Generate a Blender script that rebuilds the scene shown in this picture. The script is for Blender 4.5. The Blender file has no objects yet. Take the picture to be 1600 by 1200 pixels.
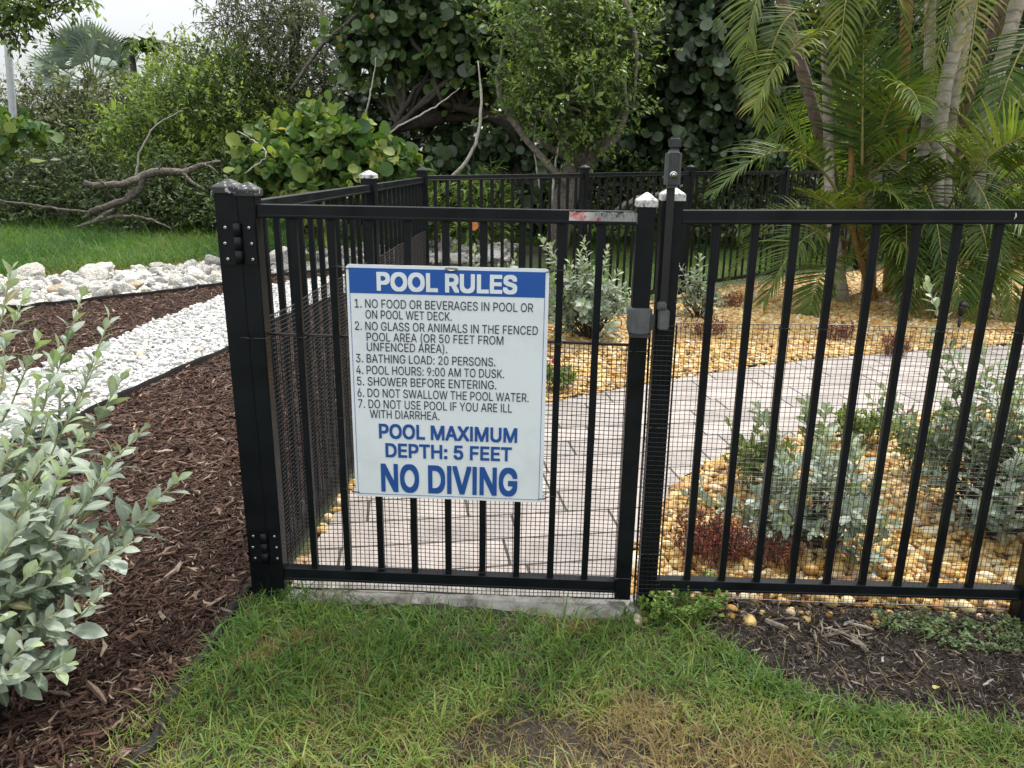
import bpy, bmesh, math, random, json
import numpy as np
from mathutils import Vector, Matrix

# ------------------------------------------------------------------ camera, sky, sun, exposure
SC = bpy.context.scene
COL = SC.collection
RAD = math.radians
CAM_H, PITCH, ROLL, FPX = 1.33, RAD(16.4), 0.0096, 1200.0     # the photograph is 1600 x 1200
cf = np.array([0, math.cos(PITCH), -math.sin(PITCH)])
_r = np.array([1.0, 0, 0]); _u = np.array([0, math.sin(PITCH), math.cos(PITCH)])
cr = _r + ROLL*_u; cr /= np.linalg.norm(cr)
cu = np.cross(cr, cf)
cam = bpy.data.cameras.new('camera'); camo = bpy.data.objects.new('camera', cam); COL.objects.link(camo)
cam.sensor_fit = 'HORIZONTAL'; cam.sensor_width = 36.0; cam.lens = 36.0*FPX/1600.0
cam.clip_start = 0.05; cam.clip_end = 2000
M = Matrix(((cr[0], cu[0], -cf[0], 0), (cr[1], cu[1], -cf[1], 0), (cr[2], cu[2], -cf[2], CAM_H), (0, 0, 0, 1)))
camo.matrix_world = M
SC.camera = camo

SUN_EL, SUN_AZ = RAD(58), RAD(38)            # azimuth clockwise from +Y (straight ahead)
W = bpy.data.worlds.new('World'); SC.world = W; W.use_nodes = True
wn, wl = W.node_tree.nodes, W.node_tree.links
bg = wn['Background']
sky = wn.new('ShaderNodeTexSky'); sky.sky_type = 'NISHITA'; sky.sun_disc = False
sky.sun_elevation = SUN_EL; sky.sun_rotation = SUN_AZ
sky.air_density = 1.0; sky.dust_density = 4.0; sky.ozone_density = 1.0
# thin overcast: a pale cloud layer over the clear sky
tc = wn.new('ShaderNodeTexCoord'); nz = wn.new('ShaderNodeTexNoise')
nz.inputs['Scale'].default_value = 2.2; nz.inputs['Detail'].default_value = 5
cr1 = wn.new('ShaderNodeValToRGB')
cr1.color_ramp.elements[0].position = 0.3; cr1.color_ramp.elements[0].color = (.90, .94, .97, 1)
cr1.color_ramp.elements[1].position = 0.75; cr1.color_ramp.elements[1].color = (1.05, 1.05, 1.04, 1)
mixw = wn.new('ShaderNodeMix'); mixw.data_type = 'RGBA'; mixw.inputs[0].default_value = 0.85
wl.new(tc.outputs['Generated'], nz.inputs['Vector']); wl.new(nz.outputs['Fac'], cr1.inputs['Fac'])
# an overcast sky is about three times brighter overhead than at the horizon
sxyz = wn.new('ShaderNodeSeparateXYZ'); wl.new(tc.outputs['Generated'], sxyz.inputs[0])
zr = wn.new('ShaderNodeMapRange'); zr.inputs[1].default_value = 0.0; zr.inputs[2].default_value = 0.85; zr.inputs[3].default_value = 3.9; zr.inputs[4].default_value = 14.5
wl.new(sxyz.outputs[2], zr.inputs[0]); vm = wn.new('ShaderNodeVectorMath'); vm.operation = 'SCALE'
wl.new(cr1.outputs['Color'], vm.inputs[0]); wl.new(zr.outputs[0], vm.inputs['Scale'])
wl.new(sky.outputs['Color'], mixw.inputs[6]); wl.new(vm.outputs[0], mixw.inputs[7])
wl.new(mixw.outputs[2], bg.inputs['Color'])
bg.inputs['Strength'].default_value = 0.10
sl = bpy.data.lights.new('sun', 'SUN'); slo = bpy.data.objects.new('sun', sl); COL.objects.link(slo)
sl.energy = 2.8; sl.angle = RAD(6); sl.color = (1.0, 0.955, 0.88)
sd = Vector((math.sin(SUN_AZ)*math.cos(SUN_EL), math.cos(SUN_AZ)*math.cos(SUN_EL), math.sin(SUN_EL)))
slo.rotation_euler = sd.to_track_quat('Z', 'Y').to_euler(); slo.location = (0, 0, 20)
SC.view_settings.view_transform = 'Standard'; SC.view_settings.look = 'None'
SC.view_settings.gamma = 1; SC.view_settings.exposure = 0.88
SC.render.engine = 'CYCLES'
SC.cycles.max_bounces = 6; SC.cycles.diffuse_bounces = 3; SC.cycles.transparent_max_bounces = 4
SC.cycles.glossy_bounces = 2; SC.cycles.transmission_bounces = 3

# ------------------------------------------------------------------ helpers
rng = np.random.default_rng(7); random.seed(7)
def ray(u, v):
    return cf + (u-800)/FPX*cr + (600-v)/FPX*cu
def G(u, v, z=0.0):                       # the ground point seen at a photograph pixel
    d = ray(u, v); t = (z-CAM_H)/d[2]
    return np.array([d[0]*t, d[1]*t, z])
def A(u, v, y):                           # the point seen at a pixel, y metres ahead
    d = ray(u, v); t = y/d[1]
    return np.array([d[0]*t, y, CAM_H+d[2]*t])
def GP(L, z=0.0): return np.array([G(u, v, z)[:2] for u, v in L])
def nrm(a): return a/np.maximum(np.linalg.norm(a, axis=-1, keepdims=True), 1e-9)
def inside(P, poly):
    x, y = P[:, 0], P[:, 1]; r = np.zeros(len(P), bool); n = len(poly)
    for i in range(n):
        x0, y0 = poly[i]; x1, y1 = poly[(i+1) % n]
        c = ((y0 > y) != (y1 > y)) & (x < (x1-x0)*(y-y0)/(y1-y0+1e-12)+x0)
        r ^= c
    return r
def fill(poly, n, dens=None):             # n random points in a polygon, thinned by a density function
    poly = np.asarray(poly); lo, hi = poly.min(0), poly.max(0)
    P = rng.uniform(lo, hi, (int(n*(hi-lo).prod()), 2))
    P = P[inside(P, poly)]
    if dens is not None: P = P[rng.random(len(P)) < dens(P)]
    return P
_ph = rng.uniform(0, 6.28, (8, 2)); _dr = nrm(rng.normal(size=(8, 2)))
def vnoise(P, s):                         # smooth 0..1 noise over the ground
    a = np.zeros(len(P))
    for k in range(8):
        f = s*(1+0.45*k)
        a += np.sin((P@_dr[k])*f+_ph[k, 0]+1.7*np.sin((P@_dr[(k+3) % 8])*f*.6+_ph[k, 1]))/(1+.3*k)
    return 0.5+0.5*np.clip(a/3.0, -1, 1)

class Geo:
    def __init__(s): s.v = []; s.f = []; s.a = []; s.m = []; s.n = 0; s.mi = []
    def add(s, V, F, rnd=0.5, mid=0.0, mi=0):
        V = np.asarray(V, float).reshape(-1, 3)
        s.v.append(V); s.a.append(np.broadcast_to(np.asarray(rnd, float), (len(V),)))
        s.m.append(np.broadcast_to(np.asarray(mid, float), (len(V),)))
        if isinstance(F, np.ndarray): F = [F]
        elif F and not isinstance(F[0], np.ndarray):
            d = {}
            for q in F: d.setdefault(len(q), []).append(q)
            F = [np.array(q) for q in d.values()]
        for q in F:
            s.f.append(np.asarray(q, np.int64)+s.n); s.mi.append(np.full(len(q), mi))
        s.n += len(V)
        return s
    def box(s, c, d, mi=0, rnd=0.5, R=None):
        x, y, z = np.array(d)/2
        V = np.array([[-x,-y,-z],[x,-y,-z],[x,y,-z],[-x,y,-z],[-x,-y,z],[x,-y,z],[x,y,z],[-x,y,z]])
        if R is not None: V = V@np.asarray(R).T
        return s.add(V+np.array(c), np.array([[0,3,2,1],[4,5,6,7],[0,1,5,4],[1,2,6,5],[2,3,7,6],[3,0,4,7]]), rnd, 0, mi)
    def tube(s, P, r, n=8, mi=0, rnd=0.5, cap=True, rough=0.0):
        P = np.asarray(P, float); k = len(P); r = np.broadcast_to(np.asarray(r, float), (k,))
        T = nrm(np.gradient(P, axis=0)); up = np.array([0, 0, 1.0])
        if abs(T[0]@up) > .9: up = np.array([0, 1.0, 0.2])
        V = []; x = nrm(np.cross(T[0], up))
        for i in range(k):
            x = nrm(x-(x@T[i])*T[i]); y = np.cross(T[i], x)
            a = np.arange(n)*2*math.pi/n
            rr = r[i]*(1+rough*rng.normal(size=n)) if rough else r[i]
            V.append(P[i]+(np.cos(a)*rr)[:, None]*x+(np.sin(a)*rr)[:, None]*y)
        V = np.concatenate(V); F = []
        i = np.arange(k-1)[:, None]*n; j = np.arange(n)[None]; j2 = (j+1) % n
        F = np.stack([i+j, i+j2, i+n+j2, i+n+j], -1).reshape(-1, 4)
        fs = [F]
        if cap: fs += [np.arange(n)[None, ::-1], (np.arange(n)+(k-1)*n)[None]]
        return s.add(V, fs, rnd, 0, mi)
    def scatter(s, tv, tf, R, T, S, rnd, mid=None, mi=0):      # copies of one small shape (a leaf, a pebble)
        n, k = len(T), len(tv)
        if n == 0: return s
        S = np.asarray(S, float)
        if S.ndim == 1: S = S[:, None]
        V = np.einsum('nij,nkj->nki', R, tv[None]*S[:, None, :])+T[:, None, :]
        off = (np.arange(n)*k)[:, None, None]
        fs = [(q[None]+off).reshape(-1, q.shape[1]) for q in tf]
        md = np.zeros(k) if mid is None else mid
        return s.add(V.reshape(-1, 3), fs, np.repeat(rnd, k), np.tile(md, n), mi)
    def mesh(s, name, mats, smooth=False):
        me = bpy.data.meshes.new(name)
        V = np.concatenate(s.v); me.vertices.add(len(V)); me.vertices.foreach_set('co', V.astype(np.float32).ravel())
        tot = np.concatenate([np.full(len(q), q.shape[1]) for q in s.f]); idx = np.concatenate([q.ravel() for q in s.f])
        me.loops.add(len(idx)); me.loops.foreach_set('vertex_index', idx.astype(np.int32))
        st = np.concatenate([[0], np.cumsum(tot)[:-1]])
        me.polygons.add(len(tot)); me.polygons.foreach_set('loop_start', st.astype(np.int32))
        me.polygons.foreach_set('loop_total', tot.astype(np.int32))
        for m in (mats if isinstance(mats, (list, tuple)) else [mats]): me.materials.append(m)
        me.polygons.foreach_set('material_index', np.concatenate(s.mi).astype(np.int32))
        me.polygons.foreach_set('use_smooth', np.full(len(tot), smooth))
        for nm, src in (('rnd', s.a), ('mid', s.m)):
            at = me.attributes.new(nm, 'FLOAT', 'POINT'); at.data.foreach_set('value', np.concatenate(src).astype(np.float32))
        me.update(calc_edges=True); me.validate()
        return me
    def obj(s, name, mats, parent=None, smooth=False, loc=None):
        o = bpy.data.objects.new(name, s.mesh(name, mats, smooth)); COL.objects.link(o)
        if parent: o.parent = parent
        if loc is not None: o.location = loc
        return o

def frames(d, up):                         # rotation matrices: local y along d, local z towards up
    y = nrm(d); z = nrm(up-(up*y).sum(-1, keepdims=True)*y); x = np.cross(y, z)
    return np.stack([x, y, z], -1)
def rotz(a):
    c, s_ = np.cos(a), np.sin(a); o = np.zeros_like(a); i = np.ones_like(a)
    return np.stack([np.stack([c, -s_, o], -1), np.stack([s_, c, o], -1), np.stack([o, o, i], -1)], -2)
def randrot(n):
    q = nrm(rng.normal(size=(n, 4))); w, x, y, z = q.T
    return np.stack([np.stack([1-2*(y*y+z*z), 2*(x*y-z*w), 2*(x*z+y*w)], -1),
                     np.stack([2*(x*y+z*w), 1-2*(x*x+z*z), 2*(y*z-x*w)], -1),
                     np.stack([2*(x*z-y*w), 2*(y*z+x*w), 1-2*(x*x+y*y)], -1)], -2)
def bez(p0, p1, p2, n):                    # curve through p1 at its middle
    p0, p1, p2 = map(np.asarray, (p0, p1, p2)); c = 2*p1-.5*p0-.5*p2
    t = np.linspace(0, 1, n)[:, None]
    return (1-t)**2*p0+2*t*(1-t)*c+t*t*p2
def crv(P, n):                             # Catmull-Rom through the points
    P = np.asarray(P, float); Q = np.concatenate([[2*P[0]-P[1]], P, [2*P[-1]-P[-2]]])
    out = []
    for u in np.linspace(0, len(P)-1-1e-6, n):
        i = int(u); t = u-i; a, b, c, d = Q[i:i+4]
        out.append(.5*(2*b+(c-a)*t+(2*a-5*b+4*c-d)*t*t+(3*b-a-3*c+d)*t**3))
    return np.array(out)

def tag(o, label=None, cat=None, group=None, kind=None):
    if label: o['label'] = label
    if cat: o['category'] = cat
    if group: o['group'] = group
    if kind: o['kind'] = kind
    return o
def thing(name, label, cat, loc=(0, 0, 0), rot=(0, 0, 0), group=None):
    o = bpy.data.objects.new(name, None); COL.objects.link(o); o.location = loc; o.rotation_euler = rot
    o.empty_display_size = .1
    return tag(o, label, cat, group)
def share(o, parent, loc=(0, 0, 0), rot=None):
    c = o.copy(); COL.objects.link(c); c.parent = parent; c.location = loc
    if rot is not None: c.rotation_euler = rot
    return c

# ------------------------------------------------------------------ materials
def mat(name):
    m = bpy.data.materials.new(name); m.use_nodes = True
    return m, m.node_tree.nodes, m.node_tree.links, m.node_tree.nodes['Principled BSDF']
def ramp(N, stops):
    r = N.new('ShaderNodeValToRGB'); e = r.color_ramp.elements
    while len(e) < len(stops): e.new(0.5)
    for i, (p, c) in enumerate(stops): e[i].position = p; e[i].color = (*c, 1)
    return r
def noise(N, L, scale, detail=3, coord='Object', rough=.55):
    t = N.new('ShaderNodeTexCoord'); n = N.new('ShaderNodeTexNoise')
    n.inputs['Scale'].default_value = scale; n.inputs['Detail'].default_value = detail; n.inputs['Roughness'].default_value = rough
    L.new(t.outputs[coord], n.inputs['Vector'])
    return n
def bump(N, L, B, src, strength, dist=.005):
    b = N.new('ShaderNodeBump'); b.inputs['Strength'].default_value = strength; b.inputs['Distance'].default_value = dist
    L.new(src, b.inputs['Height']); L.new(b.outputs['Normal'], B.inputs['Normal'])
def mixc(N, L, fac, a, b, mode='MIX'):
    m = N.new('ShaderNodeMix'); m.data_type = 'RGBA'; m.blend_type = mode
    for s_, i in ((fac, 0), (a, 6), (b, 7)):
        if isinstance(s_, (int, float)): m.inputs[i].default_value = s_
        elif isinstance(s_, tuple): m.inputs[i].default_value = (*s_, 1)
        else: L.new(s_, m.inputs[i])
    return m.outputs[2]
def m_plain(name, col, rough=.6, var=.25, scale=30, spec=.5, metal=0.0, bmp=0.0):
    m, N, L, B = mat(name); n = noise(N, L, scale)
    r = ramp(N, [(.3, tuple(c*(1-var) for c in col)), (.7, tuple(min(1, c*(1+var)) for c in col))])
    L.new(n.outputs['Fac'], r.inputs['Fac']); L.new(r.outputs['Color'], B.inputs['Base Color'])
    B.inputs['Roughness'].default_value = rough; B.inputs['Specular IOR Level'].default_value = spec; B.inputs['Metallic'].default_value = metal
    if bmp: bump(N, L, B, n.outputs['Fac'], bmp)
    return m
def m_leaf(name, stops, rough=.5, trans=.3, midcol=None, spec=.35, noi=12):
    m, N, L, B = mat(name)
    a = N.new('ShaderNodeAttribute'); a.attribute_name = 'rnd'
    r = ramp(N, stops); L.new(a.outputs['Fac'], r.inputs['Fac']); c = r.outputs['Color']
    n = noise(N, L, noi, 2); rr = ramp(N, [(.3, (.72, .72, .72)), (.7, (1.2, 1.2, 1.2))]); L.new(n.outputs['Fac'], rr.inputs['Fac'])
    c = mixc(N, L, 1.0, c, rr.outputs['Color'], 'MULTIPLY')
    if midcol:
        a2 = N.new('ShaderNodeAttribute'); a2.attribute_name = 'mid'
        p = N.new('ShaderNodeMath'); p.operation = 'POWER'; p.inputs[1].default_value = 5; L.new(a2.outputs['Fac'], p.inputs[0])
        c = mixc(N, L, p.outputs[0], c, midcol)
    L.new(c, B.inputs['Base Color']); B.inputs['Roughness'].default_value = rough; B.inputs['Specular IOR Level'].default_value = spec
    if trans:
        t = N.new('ShaderNodeBsdfTranslucent'); L.new(mixc(N, L, 1.0, c, (1.5, 1.6, .7), 'MULTIPLY'), t.inputs['Color'])
        x = N.new('ShaderNodeMixShader'); x.inputs[0].default_value = trans
        L.new(B.outputs[0], x.inputs[1]); L.new(t.outputs[0], x.inputs[2]); L.new(x.outputs[0], N['Material Output'].inputs['Surface'])
    return m
def m_rnd(name, stops, rough=.7, scale=60, var=.3, spec=.4, bmp=0.3, dist=.004):
    m, N, L, B = mat(name)
    a = N.new('ShaderNodeAttribute'); a.attribute_name = 'rnd'
    r = ramp(N, stops); L.new(a.outputs['Fac'], r.inputs['Fac'])
    n = noise(N, L, scale, 4); rr = ramp(N, [(.3, (1-var,)*3), (.7, (1+var*.6,)*3)]); L.new(n.outputs['Fac'], rr.inputs['Fac'])
    L.new(mixc(N, L, 1.0, r.outputs['Color'], rr.outputs['Color'], 'MULTIPLY'), B.inputs['Base Color'])
    B.inputs['Roughness'].default_value = rough; B.inputs['Specular IOR Level'].default_value = spec
    if bmp: bump(N, L, B, n.outputs['Fac'], bmp, dist)
    return m
def m_black_paint():
    m, N, L, B = mat('black_powder_coat')
    n = noise(N, L, 9, 5); r = ramp(N, [(.35, (.0030, .0042, .0058)), (.8, (.008, .010, .013))]); L.new(n.outputs['Fac'], r.inputs['Fac'])
    n2 = noise(N, L, 260, 2, rough=.7); r2 = ramp(N, [(.70, (0, 0, 0)), (.80, (1, 1, 1))]); L.new(n2.outputs['Fac'], r2.inputs['Fac'])
    f = N.new('ShaderNodeMath'); f.operation = 'MULTIPLY'; f.inputs[1].default_value = .35; L.new(r2.outputs['Color'], f.inputs[0])
    L.new(mixc(N, L, f.outputs[0], r.outputs['Color'], (.10, .10, .09)), B.inputs['Base Color'])
    q = ramp(N, [(.3, (.30,)*3), (.7, (.52,)*3)]); L.new(n.outputs['Fac'], q.inputs['Fac']); L.new(q.outputs['Color'], B.inputs['Roughness'])
    B.inputs['Specular IOR Level'].default_value = .22
    n3 = noise(N, L, 500, 2); bump(N, L, B, n3.outputs['Fac'], .12, .0006)
    return m
def m_worn_cap(name, a, b):
    m, N, L, B = mat(name)
    n = noise(N, L, 75, 5, rough=.7); n2 = noise(N, L, 30, 3)
    z = N.new('ShaderNodeTexCoord'); sx = N.new('ShaderNodeSeparateXYZ'); L.new(z.outputs['Object'], sx.inputs[0])
    r = ramp(N, [(a, (.02, .021, .023)), (b, (.38, .38, .37)), (b+.1, (.56, .56, .55)), (.95, (.46, .46, .45))]); L.new(n.outputs['Fac'], r.inputs['Fac'])
    L.new(r.outputs['Color'], B.inputs['Base Color']); B.inputs['Roughness'].default_value = .55
    bump(N, L, B, n.outputs['Fac'], .10, .0006)
    return m
MB = m_black_paint(); MCAP = m_worn_cap('chipped_white_cap', .38, .46); MCAP2 = m_worn_cap('chipped_black_cap', .57, .63)
MPLAS = m_plain('black_plastic', (.006, .006, .007), .45, .3, 60)
MNET = m_plain('black_netting', (.006, .006, .007), .5, .2, 40)
MGREY = m_plain('grey_latch_plastic', (.085, .09, .094), .5, .2, 40, bmp=.03)
MGREYD = m_plain('dark_grey_plastic', (.03, .031, .033), .45, .2, 40)
MSTEEL = m_plain('steel', (.55, .55, .53), .32, .15, 80, metal=1.0)
def m_sign():
    m, N, L, B = mat('sign_white'); n = noise(N, L, 5, 6, rough=.7); n2 = noise(N, L, 70, 4)
    r = ramp(N, [(.28, (.62, .66, .69)), (.5, (.71, .76, .80)), (.8, (.73, .78, .82))]); L.new(n.outputs['Fac'], r.inputs['Fac'])
    q = ramp(N, [(.22, (.8, .78, .74)), (.32, (1, 1, 1))]); L.new(n2.outputs['Fac'], q.inputs['Fac'])
    L.new(mixc(N, L, 1.0, r.outputs['Color'], q.outputs['Color'], 'MULTIPLY'), B.inputs['Base Color'])
    p = ramp(N, [(.3, (.5,)*3), (.7, (.3,)*3)]); L.new(n.outputs['Fac'], p.inputs['Fac']); L.new(p.outputs['Color'], B.inputs['Roughness'])
    n3 = noise(N, L, 3, 2); bump(N, L, B, n3.outputs['Fac'], .25, .004); return m
MSIGN = m_sign()
MBLUE = m_plain('sign_blue', (.012, .085, .36), .40, .06, 6)
MTXT = m_plain('sign_dark_lettering', (.022, .030, .048), .45, .15, 20)
MBTXT = m_plain('sign_blue_lettering', (.014, .075, .30), .42, .06, 20)
MSOIL = m_rnd('dark_soil', [(0, (.035, .026, .02)), (1, (.035, .026, .02))], .9, 38, .8, bmp=.8, dist=.02)
MBARK = m_rnd('grey_bark', [(0, (.11, .095, .075)), (1, (.20, .175, .145))], .85, 24, .55, bmp=.9, dist=.012)
MBARKD = m_rnd('dark_bark', [(0, (.035, .03, .024)), (1, (.075, .062, .05))], .85, 24, .5, bmp=.9, dist=.012)
# ------------------------------------------------------------------ setting: ground sheets
def sheet(name, poly, z, m, kind='structure'):
    poly = np.asarray(poly); V = np.c_[poly, np.full(len(poly), z)]
    bm = bmesh.new(); vs = [bm.verts.new(p) for p in V]; f = bm.faces.new(vs)
    if f.normal.z < 0 or f.calc_area() and (f.normal_update() or f.normal.z < 0): f.normal_flip()
    bmesh.ops.triangulate(bm, faces=bm.faces[:])
    me = bpy.data.meshes.new(name); bm.to_mesh(me); bm.free(); me.materials.append(m)
    o = bpy.data.objects.new(name, me); COL.objects.link(o); o['kind'] = kind
    return o
def m_ground():
    m, N, L, B = mat('earth_and_turf'); n = noise(N, L, 1.3, 5); n2 = noise(N, L, 25, 4)
    r = ramp(N, [(.35, (.030, .045, .012)), (.6, (.055, .060, .022)), (.75, (.07, .055, .03))]); L.new(n.outputs['Fac'], r.inputs['Fac'])
    L.new(r.outputs['Color'], B.inputs['Base Color']); B.inputs['Roughness'].default_value = .95
    bump(N, L, B, n2.outputs['Fac'], .8, .03); return m
def m_lawnsoil():
    m, N, L, B = mat('lawn_soil'); n = noise(N, L, 7, 6, rough=.65); n2 = noise(N, L, 140, 4, rough=.7)
    r = ramp(N, [(.3, (.030, .024, .018)), (.55, (.062, .05, .038)), (.8, (.10, .085, .068))]); L.new(n.outputs['Fac'], r.inputs['Fac'])
    r2 = ramp(N, [(.62, (0, 0, 0)), (.70, (1, 1, 1))]); L.new(n2.outputs['Fac'], r2.inputs['Fac'])
    L.new(mixc(N, L, r2.outputs['Color'], r.outputs['Color'], (.26, .23, .20)), B.inputs['Base Color'])
    B.inputs['Roughness'].default_value = .95; bump(N, L, B, n2.outputs['Fac'], .9, .012); return m
def m_paver():
    m, N, L, B = mat('stone_pavers'); t = N.new('ShaderNodeTexCoord'); mp = N.new('ShaderNodeMapping')
    mp.inputs['Rotation'].default_value = (0, 0, RAD(-8)); L.new(t.outputs['Object'], mp.inputs['Vector'])
    b = N.new('ShaderNodeTexBrick'); b.offset = .43; b.squash = 1.5; b.squash_frequency = 3
    b.inputs['Scale'].default_value = 1; b.inputs['Brick Width'].default_value = .38; b.inputs['Row Height'].default_value = .19
    b.inputs['Mortar Size'].default_value = .006; b.inputs['Mortar Smooth'].default_value = .3
    b.inputs['Color1'].default_value = (.385, .345, .325, 1); b.inputs['Color2'].default_value = (.27, .25, .24, 1); b.inputs['Mortar'].default_value = (.05, .042, .036, 1)
    n = noise(N, L, 5, 6, rough=.65); wv = N.new('ShaderNodeMix'); wv.data_type = 'VECTOR'; wv.inputs[0].default_value = .010
    L.new(mp.outputs[0], wv.inputs[4]); L.new(n.outputs['Color'], wv.inputs[5]); L.new(wv.outputs[1], b.inputs['Vector'])
    r = ramp(N, [(.3, (.70, .68, .66)), (.7, (1.14, 1.12, 1.10))]); L.new(n.outputs['Fac'], r.inputs['Fac'])
    n2 = noise(N, L, 60, 5, rough=.7); r2 = ramp(N, [(.3, (.82,)*3), (.7, (1.1,)*3)]); L.new(n2.outputs['Fac'], r2.inputs['Fac'])
    c = mixc(N, L, 1.0, b.outputs['Color'], r.outputs['Color'], 'MULTIPLY'); c = mixc(N, L, 1.0, c, r2.outputs['Color'], 'MULTIPLY')
    L.new(c, B.inputs['Base Color']); B.inputs['Roughness'].default_value = .8
    h = N.new('ShaderNodeMath'); h.operation = 'MULTIPLY_ADD'; h.inputs[1].default_value = -1.2; L.new(b.outputs['Fac'], h.inputs[0]); L.new(n2.outputs['Fac'], h.inputs[2])
    bump(N, L, B, h.outputs[0], .5, .006); return m
def m_concrete():
    m, N, L, B = mat('weathered_concrete'); n = noise(N, L, 14, 6, rough=.7); n2 = noise(N, L, 120, 4)
    r = ramp(N, [(.32, (.09, .08, .065)), (.5, (.24, .23, .21)), (.75, (.38, .37, .35))]); L.new(n.outputs['Fac'], r.inputs['Fac'])
    L.new(r.outputs['Color'], B.inputs['Base Color']); B.inputs['Roughness'].default_value = .9; bump(N, L, B, n2.outputs['Fac'], .6, .004); return m

PATH = np.concatenate([[(-.70, 2.16), (-.69, 2.6), (-.64, 3.15), (-.40, 3.75)],
                       GP([(860, 630), (990, 605), (1120, 583), (1250, 565), (1420, 550), (1600, 540)]),
                       [(5.6, 6.3), (6.4, 6.3), (5.4, 5.1)],
                       GP([(1600, 630), (1480, 645), (1350, 665), (1230, 688), (1130, 715), (1070, 745), (1035, 790), (1010, 850)]), [(.40, 2.42), (.37, 2.12)]])
P1 = np.array([-.772, 2.145]); P3 = np.array([-.60, 5.2]); P2 = P1+(P3-P1)*.52
BACK = [P3, np.array([.58, 6.56]), np.array([1.75, 7.9]), np.array([3.06, 8.95]), np.array([4.43, 9.95]), np.array([5.85, 10.9]), np.array([7.3, 11.7])]
YEL = np.array([(-.72, 2.22), (1.9, 2.055), (6.0, 1.85), (8.5, 6), (8.5, 12), *[b+np.array([.02, -.06]) for b in BACK[:0:-1]], P3+np.array([.03, -.05])])
STRIP = np.concatenate([[(-3.9, 2.4)], GP([(0, 705), (140, 650), (250, 597), (355, 551), (450, 497), (560, 457), (640, 432)]), GP([(650, 418), (560, 428), (450, 444), (345, 466), (250, 503), (180, 534), (60, 580)]), [(-4.6, 3.2)]])
ROCKBAND = np.concatenate([[(-7.8, 7.2)], GP([(0, 484), (60, 480), (180, 467), (345, 447), (450, 430), (640, 414), (800, 408)]), GP([(805, 383), (690, 384), (560, 390), (450, 398), (345, 410), (250, 420), (150, 430), (0, 437)]), [(-8.4, 8.6)]])
MULCHL = np.concatenate([[(-1.9, .6), (-1.05, 1.0)], GP([(215, 1190), (285, 1065), (318, 1030), (352, 975), (392, 915)]), [P1+np.array([-.02, 0]), P3+np.array([-.03, 0]), (-.7, 6.4)], GP([(690, 412), (450, 432), (345, 450), (180, 470), (40, 484)]), [(-7.5, 6.6), (-6.5, 2.0), (-3.5, .6)]])
SOILR = np.concatenate([GP([(1045, 940), (1600, 962)]), [(3.4, 1.86), (3.6, 1.2)], GP([(1600, 1165), (1450, 1148), (1300, 1125), (1180, 1085), (1100, 1010)])])
LAWN = np.concatenate([[(-1.08, .75), (3.6, .75), (3.6, 1.25)], GP([(1600, 1152), (1450, 1134), (1300, 1112), (1190, 1072), (1125, 1015), (1080, 955), (985, 950), (960, 972), (800, 966), (600, 948), (470, 925), (405, 918), (352, 985), (318, 1040), (288, 1068), (222, 1190)])])

sheet('ground', [(-400, -400), (400, -400), (400, 600), (-400, 600)], -.012, m_ground())
sheet('lawn_soil', np.array([(-3, -.5), (4.5, -.5), (4.5, 2.06), (.45, 2.11), (-.8, 2.2), (-3, 2.2)]), -.006, m_lawnsoil())
MBEDS = m_rnd('mulch_bed_soil', [(0, (.030, .017, .012)), (1, (.030, .017, .012))], .95, 30, .7, bmp=.9, dist=.02)
sheet('mulch_bed', MULCHL, -.001, MBEDS)
sheet('soil_bed', SOILR, -.001, MSOIL)
MYB = m_rnd('gravel_bed_base', [(0, (.17, .085, .025)), (1, (.17, .085, .025))], .95, 45, .7, bmp=.8, dist=.015)
sheet('gravel_bed', YEL, -.002, MYB)
MWB = m_rnd('white_gravel_base', [(0, (.34, .33, .31)), (1, (.34, .33, .31))], .95, 45, .6, bmp=.8, dist=.015)
sheet('white_gravel_bed', STRIP, .004, MWB)
sheet('rock_border_bed', ROCKBAND, .004, MWB)
sheet('paver_path', PATH, .007, m_paver())
g = Geo(); n = 40
xs = np.linspace(-.70, .40, n); fr = [2.105-.0483*x-.034-.014*math.sin(x*7)+rng.normal()*.006-.022*math.exp(-((x-.2)/.22)**2) for x in xs]
V = []
for x, y in zip(xs, fr): V += [(x, y+.015, .012+rng.normal()*.0015), (x, y-.012, -.03), (x, 2.19-.0483*x, .013)]
F = []
for i in range(n-1): a = 3*i; F += [(a, a+3, a+5, a+2), (a+1, a+4, a+3, a)]
g.add(V, F); o = g.obj('concrete_threshold', m_concrete(), smooth=True); o['kind'] = 'structure'

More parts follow.
